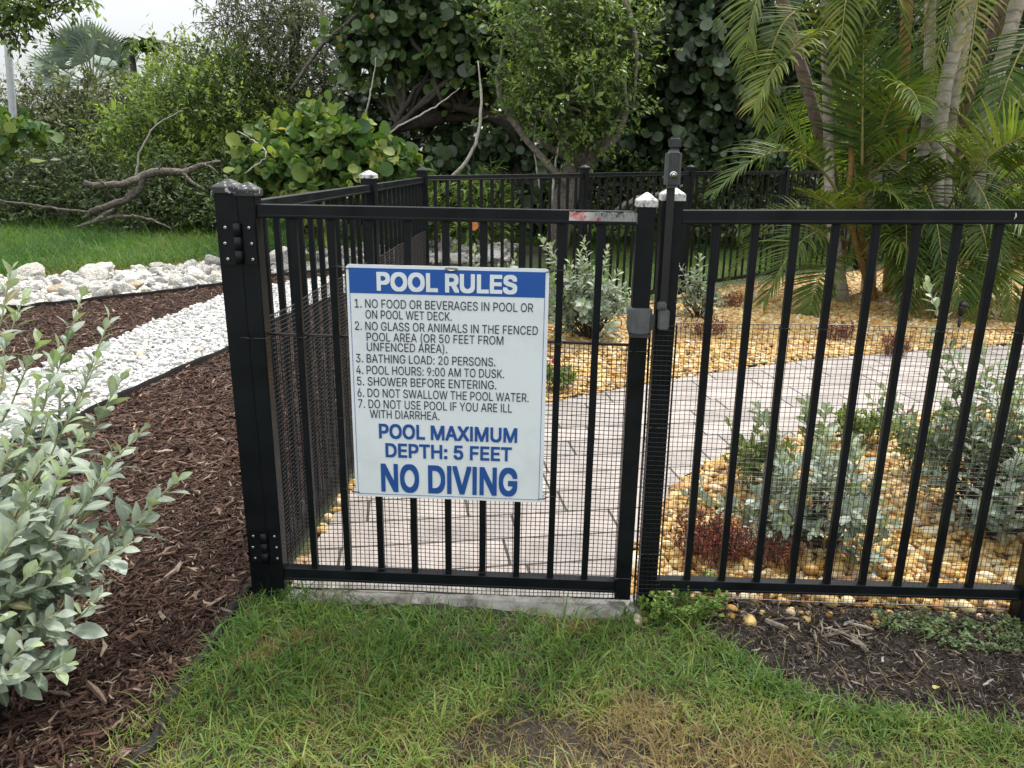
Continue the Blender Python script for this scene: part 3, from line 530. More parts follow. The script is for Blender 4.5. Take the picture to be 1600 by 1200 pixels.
# ------------------------------------------------------------------ pool rules sign, tied to the gate
FONT = json.loads('''{" ":[187,[]],"(":[273,[[[89,156,89,207,89,244],[93,283,101,324,108,364],[119,404,132,441,145,479],[160,511,177,539,196,539],[216,539,236,539,219,504],[204,467,191,428,178,389],[168,351,161,313,155,276],[151,240,151,207,151,176],[154,146,160,115,166,83],[176,51,188,16,201,-18],[217,-56,236,-96,216,-96],[196,-96,177,-96,148,-47],[126,3,111,55,97,106]]]],")":[273,[[[57,-96,37,-96,57,-55],[73,-17,86,18,98,53],[107,85,113,116,119,147],[122,177,122,207,122,240],[118,276,112,313,105,351],[95,389,82,428,70,467],[55,504,37,539,57,539],[77,539,97,539,113,511],[128,479,142,441,155,404],[165,364,173,323,180,283],[184,244,184,207,184,156],[177,104,161,53,146,2],[125,-48,97,-96,77,-96]]]],".":[188,[[[108,-4,95,-4,83,-4],[72,0,63,9,54,18],[50,28,50,41,50,54],[54,65,63,73,72,82],[83,87,95,87,108,87],[119,82,128,73,137,65],[141,54,141,41,141,28],[137,18,128,9,119,0]]]],"0":[453,[[[264,-7,227,-7,189,-7],[157,3,130,24,103,45],[83,74,69,113,55,152],[48,199,48,254,48,309],[55,356,69,395,83,434],[104,464,130,484,157,505],[189,516,227,516,264,516],[296,505,323,484,350,464],[370,434,384,395,398,356],[405,309,405,254,405,199],[398,152,384,113,370,74],[350,45,323,24,297,3]],[[202,50,227,50,252,50],[273,58,290,74,308,90],[321,113,330,144,339,174],[344,211,344,254,344,297],[339,334,330,365,321,395],[308,419,290,435,273,451],[252,460,227,460,202,460],[180,451,163,435,146,419],[132,395,123,365,114,334],[109,297,109,254,109,211],[114,174,123,144,132,113],[146,90,163,74,180,58]]]],"1":[453,[[[181,0,76,0,76,18],[76,36,76,55,181,55],[286,55,391,55,391,36],[391,18,391,0,286,0]],[[250,509,276,509,276,339],[276,170,276,0,255,0],[234,0,212,0,212,149],[212,299,212,448,211,448],[210,448,209,448,168,418],[127,388,86,358,86,381],[86,404,86,427,123,454],[161,481,198,509,224,509]]]],"2":[453,[[[172,0,64,0,64,16],[64,32,64,47,121,108],[177,168,234,229,254,249],[270,267,282,282,295,298],[304,313,311,327,317,341],[320,356,320,371,320,390],[316,405,308,419,299,432],[288,442,273,449,259,456],[242,460,224,460,204,460],[187,456,172,447,158,439],[147,428,139,413,131,399],[127,382,127,362,107,362],[86,362,66,362,66,392],[72,419,86,442,100,465],[119,483,143,496,167,509],[194,516,225,516,255,516],[282,509,306,497,329,484],[348,467,361,445,374,424],[381,399,381,372,381,354],[378,335,371,318,364,300],[353,280,336,259,319,237],[296,211,267,180,229,140],[191,100,153,60,153,59],[153,58,153,57,231,57],[310,57,389,57,389,38],[389,19,389,0,281,0]]]],"3":[453,[[[252,-7,218,-7,187,-7],[158,-1,133,10,107,21],[86,37,70,57,54,78],[46,103,44,132,66,132],[87,132,109,132,111,114],[117,99,126,87,136,75],[149,65,165,59,181,53],[199,50,219,50,239,50],[258,53,275,61,292,68],[305,79,315,93,324,107],[329,124,329,145,329,163],[325,181,316,196,307,212],[293,224,275,234,256,243],[231,248,201,248,186,248],[172,248,157,248,157,265],[157,282,157,299,200,349],[244,399,288,448,288,450],[288,451,288,452,215,452],[142,452,70,452,70,471],[70,490,70,509,171,509],[272,509,372,509,372,493],[372,477,372,461,319,400],[265,339,211,278,211,282],[211,285,211,289,249,293],[281,288,308,276,335,263],[356,246,371,222,386,199],[393,173,393,145,393,115],[385,89,370,66,355,43],[335,25,309,12,282,0]]]],"4":[453,[[[164,105,40,105,40,123],[40,141,40,158,109,275],[178,392,247,509,268,509],[289,509,311,509,243,394],[176,280,109,166,109,165],[109,164,109,163,210,163],[312,163,413,163,413,144],[413,125,413,105,289,105]],[[302,0,282,0,282,40],[282,81,282,121,282,130],[282,138,282,146,282,203],[282,260,282,318,302,318],[322,318,343,318,343,212],[343,106,343,0,322,0]]]],"5":[453,[[[254,-7,221,-7,191,-7],[164,-1,140,11,116,23],[97,39,83,60,69,81],[61,104,60,130,81,130],[101,130,122,130,124,115],[129,101,138,89,147,77],[159,67,173,60,188,53],[204,50,221,50,242,50],[260,55,276,64,292,74],[305,87,314,104,323,121],[328,141,328,162,328,184],[323,204,314,221,304,238],[291,252,275,262,258,272],[239,277,218,277,201,277],[184,274,167,268,151,263],[138,255,128,246,108,248],[88,250,67,253,77,338],[86,423,96,509,186,509],[276,509,366,509,366,490],[366,471,366,452,294,452],[222,452,151,452,145,402],[139,352,134,301,135,301],[135,301,136,301,147,311],[161,319,178,325,194,331],[211,334,229,334,253,334],[274,329,294,321,313,313],[331,301,345,285,359,270],[371,252,379,231,387,210],[391,188,391,163,391,130],[384,101,369,76,354,50],[334,30,309,15,283,1]]]],"6":[453,[[[258,-7,226,-7,195,-7],[167,0,142,15,118,29],[98,49,84,74,71,100],[64,129,64,162,64,186],[69,212,80,239,91,266],[110,300,137,340,176,396],[214,453,252,509,276,509],[299,509,322,509,265,426],[208,344,151,261,149,261],[147,261,145,261,150,271],[157,280,165,288,174,296],[184,302,196,307,207,312],[221,314,235,314,266,314],[293,308,316,295,339,282],[357,263,370,240,382,216],[389,189,389,157,389,125],[382,97,368,73,354,48],[334,28,310,14,286,0]],[[207,48,226,48,246,48],[264,53,279,63,294,72],[306,85,314,101,323,118],[327,136,327,157,327,178],[323,197,314,213,306,230],[294,242,279,251,264,261],[246,265,226,265,207,265],[189,261,174,252,159,243],[147,230,138,214,129,198],[125,179,125,158,125,137],[129,118,138,102,147,85],[159,72,174,63,189,53]]]],"7":[453,[[[120,0,97,0,172,149],[248,299,323,448,323,450],[323,451,323,452,236,452],[149,452,62,452,62,471],[62,490,62,509,172,509],[281,509,391,509,391,489],[391,469,391,449,315,299],[240,150,165,0,142,0]]]],"9":[453,[[[195,516,226,516,258,516],[286,508,310,494,335,480],[354,460,368,434,382,409],[389,380,389,347,389,323],[383,297,373,270,362,243],[343,209,315,168,277,112],[239,56,200,0,177,0],[154,0,130,0,187,83],[244,165,301,248,303,248],[305,248,307,248,303,238],[296,229,287,221,279,213],[269,207,257,202,245,197],[232,195,218,195,187,195],[160,201,137,214,114,227],[96,245,83,269,70,292],[64,320,64,352,64,384],[71,412,85,436,99,461],[118,480,143,494,167,508]],[[246,460,226,460,207,460],[189,456,174,446,159,437],[147,424,138,407,130,391],[125,372,125,352,125,330],[130,312,138,295,147,279],[159,266,174,257,189,248],[207,243,226,243,246,243],[263,248,279,257,294,266],[306,279,314,295,323,311],[327,330,327,350,327,372],[323,391,314,407,306,424],[294,437,279,446,264,456]]]],":":[188,[[[108,-4,95,-4,83,-4],[72,0,63,9,54,18],[50,28,50,41,50,54],[54,65,63,73,72,82],[83,87,95,87,108,87],[119,82,128,73,137,65],[141,54,141,41,141,28],[137,18,128,9,119,0]],[[108,271,95,271,83,271],[72,275,63,284,54,293],[50,304,50,316,50,329],[54,340,63,349,72,357],[83,362,95,362,108,362],[119,357,128,349,137,340],[141,329,141,316,141,304],[137,293,128,284,119,275]]]],"A":[480,[[[39,0,16,0,78,170],[140,339,201,509,226,509],[251,509,276,509,338,339],[401,170,463,0,440,0],[418,0,395,0,359,101],[323,202,287,302,281,321],[273,344,264,372,255,400],[245,435,232,478,236,478],[241,478,245,478,233,435],[222,399,213,371,204,343],[196,320,191,302,155,202],[120,101,85,0,62,0]],[[197,142,110,142,110,161],[110,180,110,199,197,199],[283,199,370,199,370,180],[370,161,370,142,283,142]]]],"B":[456,[[[122,0,60,0,60,170],[60,339,60,509,120,509],[181,509,241,509,276,509],[306,503,329,491,352,479],[369,462,381,442,392,422],[398,399,398,374,398,352],[394,334,387,320,379,306],[369,294,356,286,344,277],[330,271,315,267,315,265],[315,264,315,262,331,261],[347,255,363,245,379,235],[392,221,402,203,413,185],[418,163,418,136,418,111],[412,87,400,67,388,46],[370,30,344,18,319,6],[287,0,247,0,184,0]],[[125,115,125,57,165,57],[205,57,245,57,284,57],[313,65,330,80,347,95],[355,114,355,137,355,154],[351,170,342,184,334,198],[321,209,306,218,290,227],[271,231,248,231,207,231],[166,231,125,231,125,173]],[[125,341,125,285,162,285],[200,285,238,285,257,285],[273,289,288,296,303,303],[315,313,323,326,332,339],[336,355,336,372,336,395],[328,414,313,429,297,444],[273,452,240,452,202,452],[163,452,125,452,125,396]]]],"C":[510,[[[293,-7,267,-7,223,-7],[184,4,150,25,116,46],[89,76,70,115,50,154],[40,201,40,254,40,308],[50,354,70,393,89,432],[116,462,150,484,184,505],[223,516,267,516,293,516],[317,512,340,504,363,497],[384,486,402,471,420,457],[436,439,448,418,460,398],[468,374,473,348,451,348],[430,348,408,348,404,366],[398,381,389,395,381,408],[370,419,357,428,345,438],[331,444,315,449,300,454],[284,456,267,456,236,456],[208,448,184,432,159,417],[139,394,125,364,111,334],[103,297,103,254,103,211],[111,175,125,145,140,115],[159,92,184,76,209,61],[236,53,267,53,284,53],[300,55,315,60,331,65],[345,71,357,81,370,90],[381,101,389,114,398,128],[404,143,408,160,430,160],[451,160,473,160,469,135],[460,111,448,91,436,70],[421,52,402,38,384,23],[363,12,341,5,318,-3]]]],"D":[502,[[[103,509,125,509,125,339],[125,170,125,0,103,0],[82,0,60,0,60,170],[60,339,60,509,82,509]],[[271,0,219,0,178,0],[137,0,96,0,96,19],[96,38,96,57,136,57],[175,57,215,57,256,57],[291,65,318,81,345,97],[366,119,379,149,392,179],[399,214,399,255,399,296],[392,331,379,361,366,390],[346,412,320,428,293,444],[260,452,221,452,178,452],[136,452,93,452,93,471],[93,490,93,509,137,509],[181,509,225,509,275,509],[317,499,353,478,388,458],[415,429,433,391,452,353],[462,308,462,255,462,202],[452,157,433,119,414,81],[387,51,351,31,314,10]]]],"E":[419,[[[165,0,60,0,60,170],[60,339,60,509,164,509],[268,509,372,509,372,490],[372,471,372,452,290,452],[207,452,125,452,125,396],[125,341,125,286,202,286],[278,286,355,286,355,267],[355,248,355,229,278,229],[202,229,125,229,125,172],[125,114,125,57,208,57],[292,57,375,57,375,38],[375,19,375,0,270,0]]]],"F":[410,[[[82,0,60,0,60,170],[60,339,60,509,163,509],[266,509,369,509,369,490],[369,471,369,452,288,452],[206,452,125,452,125,394],[125,336,125,278,198,278],[272,278,346,278,346,259],[346,240,346,221,272,221],[198,221,125,221,125,147],[125,74,125,0,103,0]]]],"G":[520,[[[309,-7,269,-7,223,-7],[184,4,149,25,115,46],[88,77,69,116,50,155],[40,201,40,254,40,308],[50,354,69,393,88,432],[115,462,149,484,183,505],[221,516,265,516,292,516],[317,512,340,504,364,496],[385,484,403,469,422,454],[437,437,449,416,461,396],[470,373,474,349,452,349],[430,349,408,349,403,365],[396,380,387,393,379,406],[368,417,356,427,344,436],[330,444,315,448,300,453],[283,456,265,456,235,456],[208,448,183,432,159,417],[139,394,125,364,111,334],[103,297,103,254,103,211],[111,175,125,145,140,115],[159,92,184,76,209,61],[237,53,269,53,297,53],[323,59,345,71,367,83],[384,101,396,123,409,146],[415,172,415,202,421,201],[428,200,434,199,384,199],[333,199,283,199,283,218],[283,237,283,256,348,256],[413,256,478,256,478,237],[478,219,478,200,478,158],[469,122,451,91,433,60],[408,36,377,19,345,2]]]],"H":[517,[[[82,0,60,0,60,170],[60,339,60,509,82,509],[103,509,125,509,125,435],[125,362,125,289,214,289],[303,289,392,289,392,362],[392,435,392,509,414,509],[435,509,457,509,457,339],[457,170,457,0,435,0],[414,0,392,0,392,77],[392,155,392,232,303,232],[214,232,125,232,125,155],[125,77,125,0,103,0]]]],"I":[301,[[[111,0,31,0,31,19],[31,38,31,57,60,57],[89,57,118,57,118,189],[118,320,118,452,89,452],[60,452,31,452,31,471],[31,490,31,509,111,509],[190,509,269,509,269,490],[269,471,269,452,240,452],[212,452,183,452,183,320],[183,189,183,57,212,57],[240,57,269,57,269,38],[269,19,269,0,190,0]]]],"K":[467,[[[82,0,60,0,60,170],[60,339,60,509,82,509],[103,509,125,509,125,451],[125,392,125,334,124,298],[124,261,124,225,124,214],[124,204,125,193,125,129],[125,64,125,0,103,0]],[[146,189,104,145,104,169],[104,193,104,216,116,232],[128,247,139,261,151,275],[162,290,174,303,187,317],[199,331,212,344,262,399],[313,454,364,509,392,509],[420,509,448,509,376,431],[304,353,231,276,230,276],[229,276,228,276,187,233]],[[398,0,372,0,311,86],[249,173,188,259,201,276],[215,293,228,309,302,206],[375,103,449,0,423,0]]]],"L":[393,[[[160,0,60,0,60,170],[60,339,60,509,82,509],[103,509,125,509,125,358],[125,208,125,57,203,57],[282,57,361,57,361,38],[361,19,361,0,261,0]]]],"M":[628,[[[81,0,60,0,60,170],[60,339,60,509,91,509],[121,509,152,509,193,402],[235,294,277,187,280,180],[284,170,287,159,291,148],[295,136,299,123,303,110],[307,97,311,84,315,71],[319,59,322,49,317,49],[312,49,307,49,310,59],[314,70,318,83,322,95],[326,108,330,121,334,134],[338,147,342,158,346,170],[349,179,352,187,394,294],[435,402,476,509,507,509],[537,509,568,509,568,339],[568,170,568,0,547,0],[525,0,504,0,504,97],[504,194,504,291,504,302],[504,314,504,327,505,340],[505,354,505,369,505,383],[506,398,506,413,506,428],[507,443,507,457,509,457],[511,457,513,457,508,441],[503,426,498,409,492,393],[487,378,482,363,477,348],[472,334,467,322,463,309],[459,299,456,291,418,194],[380,97,342,0,323,0],[305,0,286,0,248,97],[209,194,170,291,167,299],[163,309,159,321,155,333],[150,346,145,361,140,376],[135,391,129,408,124,424],[118,441,112,457,114,457],[117,457,119,457,119,444],[120,431,120,416,120,401],[121,387,121,372,121,357],[121,342,122,328,122,315],[122,302,122,291,122,194],[122,97,122,0,101,0]]]],"N":[523,[[[82,0,60,0,60,170],[60,339,60,509,85,509],[111,509,136,509,205,400],[274,291,343,183,349,174],[355,164,363,151,370,138],[379,123,388,107,396,90],[405,73,414,55,411,55],[408,54,405,54,403,72],[401,90,401,108,400,126],[399,142,399,157,399,172],[399,185,399,195,399,300],[399,404,399,509,420,509],[442,509,463,509,463,339],[463,170,463,0,438,0],[412,0,387,0,325,97],[264,193,202,290,194,303],[186,316,177,331,169,345],[159,362,148,381,137,400],[123,424,108,452,111,453],[115,453,119,454,120,428],[121,405,122,384,123,362],[124,344,124,328,125,312],[125,300,125,291,125,194],[125,97,125,0,103,0]]]],"O":[533,[[[311,-7,267,-7,223,-7],[184,4,150,25,116,46],[90,76,70,115,50,154],[40,201,40,254,40,308],[50,354,70,393,90,432],[116,462,150,484,184,505],[223,516,267,516,311,516],[350,505,384,484,418,462],[444,432,464,393,483,354],[493,308,493,254,493,201],[483,154,464,115,444,76],[418,46,384,25,350,4]],[[236,53,267,53,297,53],[325,61,349,76,374,91],[394,114,408,144,423,174],[430,211,430,254,430,298],[423,335,408,365,394,395],[374,417,349,433,325,448],[297,456,267,456,236,456],[209,448,184,433,159,417],[140,394,125,364,111,334],[103,297,103,254,103,211],[111,174,125,144,140,114],[159,92,184,76,209,61]]]],"P":[445,[[[82,0,60,0,60,170],[60,339,60,509,118,509],[177,509,235,509,274,509],[307,502,332,487,358,473],[377,454,390,430,402,405],[409,378,409,348,409,317],[402,290,390,265,377,241],[358,222,332,207,307,193],[274,186,235,186,193,186],[151,186,109,186,109,205],[109,224,109,242,150,242],[191,242,233,242,259,242],[281,247,297,256,313,265],[325,278,333,294,341,310],[344,328,344,348,344,368],[341,386,333,402,325,417],[313,430,297,439,280,448],[259,452,232,452,196,452],[160,452,125,452,125,301],[125,151,125,0,103,0]]]],"R":[449,[[[82,0,60,0,60,170],[60,339,60,509,119,509],[177,509,236,509,275,509],[307,502,333,489,359,475],[378,457,390,433,403,410],[409,382,409,352,409,321],[403,295,390,271,378,248],[359,230,333,217,307,204],[275,198,236,198,189,198],[143,198,96,198,96,217],[96,236,96,255,142,255],[188,255,234,255,260,255],[281,259,298,267,314,275],[326,286,334,300,341,315],[345,332,345,352,345,372],[341,390,334,405,326,420],[314,431,298,440,281,448],[259,452,233,452,197,452],[161,452,125,452,125,301],[125,151,125,0,103,0]],[[378,0,353,0,312,76],[271,153,230,229,254,229],[279,229,303,229,344,153],[386,76,428,0,403,0]]]],"S":[447,[[[263,-9,224,-9,187,-9],[155,-3,128,9,100,21],[79,38,64,60,49,82],[40,107,38,137,60,137],[82,137,104,137,106,117],[112,101,123,88,134,75],[149,65,166,59,184,52],[203,49,224,49,247,49],[268,53,286,60,304,68],[319,78,329,92,340,105],[346,121,346,139,346,155],[341,169,332,179,323,189],[311,198,296,205,281,211],[264,217,245,222,224,228],[204,234,184,239,142,251],[109,268,86,289,63,311],[52,339,52,372,52,401],[60,426,75,448,90,469],[111,486,138,498,164,510],[194,516,227,516,261,516],[290,510,316,498,342,486],[362,469,377,449,392,428],[400,404,401,378,380,378],[358,378,337,378,335,403],[323,423,302,437,281,451],[256,459,225,459,203,459],[184,455,167,448,151,441],[138,431,129,418,120,406],[115,391,115,376,115,358],[120,344,131,334,142,323],[154,314,169,308,184,302],[199,297,212,293,230,289],[247,284,264,279,279,275],[295,270,312,264,328,257],[344,248,359,238,373,227],[385,214,395,198,404,181],[408,162,408,139,408,111],[401,86,386,64,372,41],[351,24,323,11,296,-2]]]],"T":[449,[[[85,452,32,452,32,471],[32,490,32,509,160,509],[288,509,417,509,417,490],[417,471,417,452,363,452],[310,452,257,452,257,301],[257,151,257,0,235,0],[214,0,193,0,193,151],[193,301,193,452,139,452]]]],"U":[517,[[[299,-8,259,-8,219,-8],[184,0,154,15,124,31],[101,53,85,80,68,107],[60,138,60,173,60,285],[60,397,60,509,81,509],[103,509,124,509,124,399],[124,288,124,178,124,154],[130,132,141,113,152,94],[167,79,187,68,207,57],[231,52,259,52,287,52],[311,57,331,68,351,79],[366,94,377,113,387,132],[393,154,393,178,393,288],[393,399,393,509,414,509],[436,509,457,509,457,397],[457,285,457,173,457,138],[449,107,433,80,416,53],[393,31,363,15,334,0]]]],"V":[480,[[[229,0,204,0,141,170],[79,339,16,509,39,509],[62,509,84,509,120,408],[156,307,192,206,198,189],[206,166,215,137,224,109],[235,73,248,31,243,31],[239,31,235,31,247,74],[258,110,267,138,276,166],[284,189,290,206,325,307],[360,408,395,509,417,509],[440,509,463,509,401,339],[340,170,278,0,253,0]]]],"W":[686,[[[180,0,155,0,109,170],[63,339,16,509,38,509],[60,509,82,509,109,404],[136,300,163,196,168,179],[172,163,175,145,179,128],[183,111,187,94,190,76],[194,58,197,40,194,40],[192,40,189,40,193,58],[196,76,200,94,203,111],[207,128,211,145,215,163],[220,179,224,196,251,300],[279,404,306,509,331,509],[355,509,380,509,407,404],[434,300,462,196,466,179],[470,163,474,145,478,128],[482,111,486,94,490,76],[494,58,497,40,494,40],[491,40,488,40,492,58],[495,76,499,94,502,111],[506,128,510,145,515,163],[519,179,523,196,550,300],[576,404,603,509,625,509],[647,509,670,509,623,339],[577,170,530,0,505,0],[480,0,455,0,426,108],[397,215,368,323,362,344],[357,367,351,391,346,416],[341,444,336,475,341,475],[345,475,350,475,345,445],[340,419,335,395,330,371],[324,347,318,323,289,215],[260,108,230,0,205,0]]]],"X":[474,[[[43,0,18,0,84,95],[151,190,217,284,217,268],[217,252,217,236,155,327],[92,418,29,509,54,509],[79,509,104,509,129,473],[153,437,178,400,188,385],[197,372,204,361,211,350],[217,340,223,329,229,318],[236,306,243,292,240,292],[236,292,232,292,239,306],[246,318,252,329,258,339],[264,350,272,361,279,372],[288,385,298,400,323,437],[348,473,374,509,398,509],[422,509,446,509,384,419],[321,329,259,239,259,255],[259,271,259,287,324,191],[390,96,456,0,431,0],[406,0,382,0,352,43],[322,86,292,129,283,143],[275,155,268,165,262,175],[256,185,250,195,244,206],[238,217,230,231,235,231],[240,231,244,231,238,218],[231,207,225,196,219,186],[213,176,206,166,199,155],[191,143,182,129,152,86],[122,43,91,0,67,0]]]],"Y":[472,[[[225,0,203,0,203,69],[203,139,203,208,141,308],[79,409,16,509,41,509],[66,509,91,509,125,454],[159,399,192,344,203,326],[213,309,222,292,231,275],[240,255,250,230,241,230],[232,230,224,230,233,255],[242,276,251,293,260,310],[270,327,280,344,314,399],[347,454,381,509,406,509],[430,509,455,509,393,409],[330,308,268,208,268,139],[268,69,268,0,247,0]]]]}''')
for ch in 'PR':                                       # the stem and the bowl of P and R as two strokes
    sp = FONT[ch][1]; q = max(sp, key=len); k = sp.index(q)
    sp[k] = [[96, 509]*3]+q[2:-2]+[[96, 452]*3]; sp.append([[x, y, x, y, x, y] for x, y in ((60, 0), (60, 509), (125, 509), (125, 0))])
def sarea(sp): return sum(a[2]*b[3]-b[2]*a[3] for a, b in zip(sp, sp[1:]+sp[:1]))
def text_mesh(body):
    """the outlines of a line of text as flat shapes; strokes that overlap go to separate layers"""
    out = []
    for layer in range(3):
        c = bpy.data.curves.new('lettering', 'CURVE'); c.dimensions = '2D'; c.fill_mode = 'BOTH'; c.resolution_u = 4; c.extrude = .001
        x = 0; used = False
        for ch in body:
            adv, sp = FONT[ch]
            if sp:
                big = max(sp, key=lambda q: abs(sarea(q))); sg_ = sarea(big) > 0; outer = [big]+[q for q in sp if (sarea(q) > 0) == sg_ and q is not big]
                sel = outer[layer:layer+1]+([q for q in sp if (sarea(q) > 0) != sg_] if layer == 0 else [])
                for pts in sel:
                    used = True; s_ = c.splines.new('BEZIER'); s_.bezier_points.add(len(pts)-1); s_.use_cyclic_u = True
                    for b, q in zip(s_.bezier_points, pts):
                        b.handle_left_type = b.handle_right_type = 'FREE'
                        b.handle_left = (x+q[0]/1e3, q[1]/1e3, 0); b.co = (x+q[2]/1e3, q[3]/1e3, 0); b.handle_right = (x+q[4]/1e3, q[5]/1e3, 0)
            x += adv/1e3
        if used:
            o = bpy.data.objects.new('lettering', c); COL.objects.link(o)
            me = bpy.data.meshes.new_from_object(o.evaluated_get(bpy.context.evaluated_depsgraph_get())); bpy.data.objects.remove(o)
            V = np.empty(len(me.vertices)*3, np.float32); me.vertices.foreach_get('co', V); V = V.reshape(-1, 3).astype(float)
            F = [np.array([p.vertices[:] for p in me.polygons if len(p.vertices) == k]) for k in sorted({len(p.vertices) for p in me.polygons})]
            out.append((layer, V, F)); bpy.data.meshes.remove(me)
        bpy.data.curves.remove(c)
    return out
SB = 2.105-.030                                        # sign face lies just in front of the pickets
def SP(u, v):                                          # pixel to a point on the sign plane, in the sign's own x, z
    d = ray(u, v); t = SB/(d[1]+.0483*d[0]); p = d*t
    return np.array([p[0]/math.cos(YAW), p[2]+CAM_H])
tl, tr, brc, bl = SP(540, 412), SP(858, 421), SP(848, 785), SP(556, 775)
SW, SH = (np.linalg.norm(tr-tl)+np.linalg.norm(brc-bl))/2, (np.linalg.norm(tl-bl)+np.linalg.norm(tr-brc))/2
sc_ = (tl+tr+brc+bl)/4; srot = math.atan2((tr-tl+brc-bl)[1], (tr-tl+brc-bl)[0])
sg = thing('pool_rules_sign', 'white and blue POOL RULES sign with NO DIVING, tied to the gate pickets', 'sign', (sc_[0]*math.cos(YAW), SB-.0483*sc_[0]*math.cos(YAW), sc_[1]), (0, -srot, YAW))
def sloc(u, v):
    d = SP(u, v)-sc_; c, s_ = math.cos(-srot), math.sin(-srot); return np.array([d[0]*c-d[1]*s_, d[0]*s_+d[1]*c])
def rrect(w, h, r, z=0, n=5):
    P = []
    for cx, cy, a0 in ((w/2-r, h/2-r, 0), (-w/2+r, h/2-r, 90), (-w/2+r, -h/2+r, 180), (w/2-r, -h/2+r, 270)):
        for k in range(n): a = RAD(a0+90*k/(n-1)); P.append((cx+r*math.cos(a), z, cy+r*math.sin(a)))
    return P
bm = bmesh.new(); f = bm.faces.new([bm.verts.new(p) for p in rrect(SW, SH, .010)])
ex = bmesh.ops.extrude_face_region(bm, geom=[f]); 
for v in [q for q in ex['geom'] if isinstance(q, bmesh.types.BMVert)]: v.co.y += .003
bmesh.ops.recalc_face_normals(bm, faces=bm.faces[:])
me = bpy.data.meshes.new('panel'); bm.to_mesh(me); bm.free(); me.materials.append(MSIGN); panel = put('panel', me, sg)
C3 = lambda x, y: (530+x/4.706, 400+y/4.706)
C4 = lambda x, y: (530+x/4.706, 590+y/4.706)
b0, b1, b2, b3 = sloc(*C3(68, 82)), sloc(*C3(1520, 122)), sloc(*C3(1512, 308)), sloc(*C3(78, 270))
hx0, hx1, hz0, hz1 = (b0[0]+b3[0])/2, (b1[0]+b2[0])/2, (b2[1]+b3[1])/2, (b0[1]+b1[1])/2
put('header_band', bbox_mesh('header_band', ((hx0+hx1)/2, -.0004, (hz0+hz1)/2), (hx1-hx0, .0010, hz1-hz0), MBLUE, 0), sg)
e = (sloc(*C4(148, 857))[1]+sloc(*C4(1475, 892))[1])/2
g = Geo(); t_ = .0013
for x in (hx0+.0008, hx1-.0008): g.box((x, -.0003, (hz0+e)/2), (t_, .0008, hz0-e))
g.box(((hx0+hx1)/2, -.0003, e), (hx1-hx0, .0008, t_)); g.obj('border_line', MBTXT, sg)
LINES = [('POOL RULES', C3, 278, 252, 1308, 283, 138, MSIGN, .030), ('1. NO FOOD OR BEVERAGES IN POOL OR', C3, 115, 377, 1425, 412, 63, MTXT, 0),
 ('ON POOL WET DECK.', C3, 195, 458, 828, 475, 62, MTXT, 0), ('2. NO GLASS OR ANIMALS IN THE FENCED', C3, 117, 543, 1460, 578, 62, MTXT, 0),
 ('POOL AREA (OR 50 FEET FROM', C3, 203, 625, 1207, 650, 62, MTXT, 0), ('UNFENCED AREA).', C3, 205, 698, 795, 712, 62, MTXT, 0),
 ('3. BATHING LOAD: 20 PERSONS.', C3, 125, 782, 1148, 808, 62, MTXT, 0), ('4. POOL HOURS: 9:00 AM TO DUSK.', C3, 127, 867, 1212, 895, 62, MTXT, 0),
 ('5. SHOWER BEFORE ENTERING.', C3, 133, 950, 1155, 978, 62, MTXT, 0), ('6. DO NOT SWALLOW THE POOL WATER.', C3, 136, 1033, 1392, 1072, 62, MTXT, 0),
 ('7. DO NOT USE POOL IF YOU ARE ILL', C3, 142, 1114, 1270, 1150, 62, MTXT, .0), ('WITH DIARRHEA.', C3, 228, 1190, 737, 1204, 60, MTXT, 0),
 ('POOL MAXIMUM', C4, 295, 445, 1308, 478, 107, MBTXT, .021), ('DEPTH: 5 FEET', C4, 343, 587, 1268, 612, 103, MBTXT, .021), ('NO DIVING', C4, 312, 838, 1308, 870, 205, MBTXT, .024)]
def poly_glyph(c, adv, P): FONT[c] = [adv, [[[x, y, x, y, x, y] for x, y in P]]]
poly_glyph('M', 628, [(60, 0), (60, 509), (150, 509), (314, 90), (478, 509), (568, 509), (568, 0), (506, 0), (506, 410), (345, 0), (283, 0), (122, 410), (122, 0)])
poly_glyph('I', 185, [(60, 0), (60, 509), (125, 509), (125, 0)])
poly_glyph('K', 467, [(60, 0), (60, 509), (125, 509), (125, 240), (365, 509), (448, 509), (240, 278), (449, 0), (370, 0), (193, 228), (125, 152), (125, 0)])
poly_glyph('N', 523, [(60, 0), (60, 509), (135, 509), (400, 95), (400, 509), (463, 509), (463, 0), (388, 0), (123, 415), (123, 0)])
CAPH = max(p[3] for q in FONT['H'][1] for p in q)/1e3
for body, C, x0, y0, x1, y1, ch, m, off in LINES:
    parts = text_mesh(body); x0_ = min(V[:, 0].min() for _, V, _ in parts); w = max(V[:, 0].max() for _, V, _ in parts)-x0_
    a, b, t = sloc(*C(x0, y0)), sloc(*C(x1, y1)), sloc(*C(x0, y0-ch)); zt = t[1]-a[1]
    fx = (b[0]-a[0])/(w+2*off); fz = zt/(CAPH+2*off); zb = (a[1]+b[1])/2; g = Geo()
    sh = [(0, 0)] if off == 0 else [(math.cos(q)*off, math.sin(q)*off) for q in np.arange(12)*math.pi/6]+[(0, 0), (off, off), (-off, off), (off, -off), (-off, -off)]
    for k, (dx, dz) in enumerate(sh):                  # heavier strokes: the same letter laid over itself, each layer a hair further out
        for ly, V, F in parts:
            g.add(np.c_[a[0]+(V[:, 0]-x0_+off+dx)*fx, -.0012-.00003*k-.00001*ly-.0004*np.sign(V[:, 2]), zb+(V[:, 1]+off+dz)*fz], F)
    g.obj('lettering', m, sg)
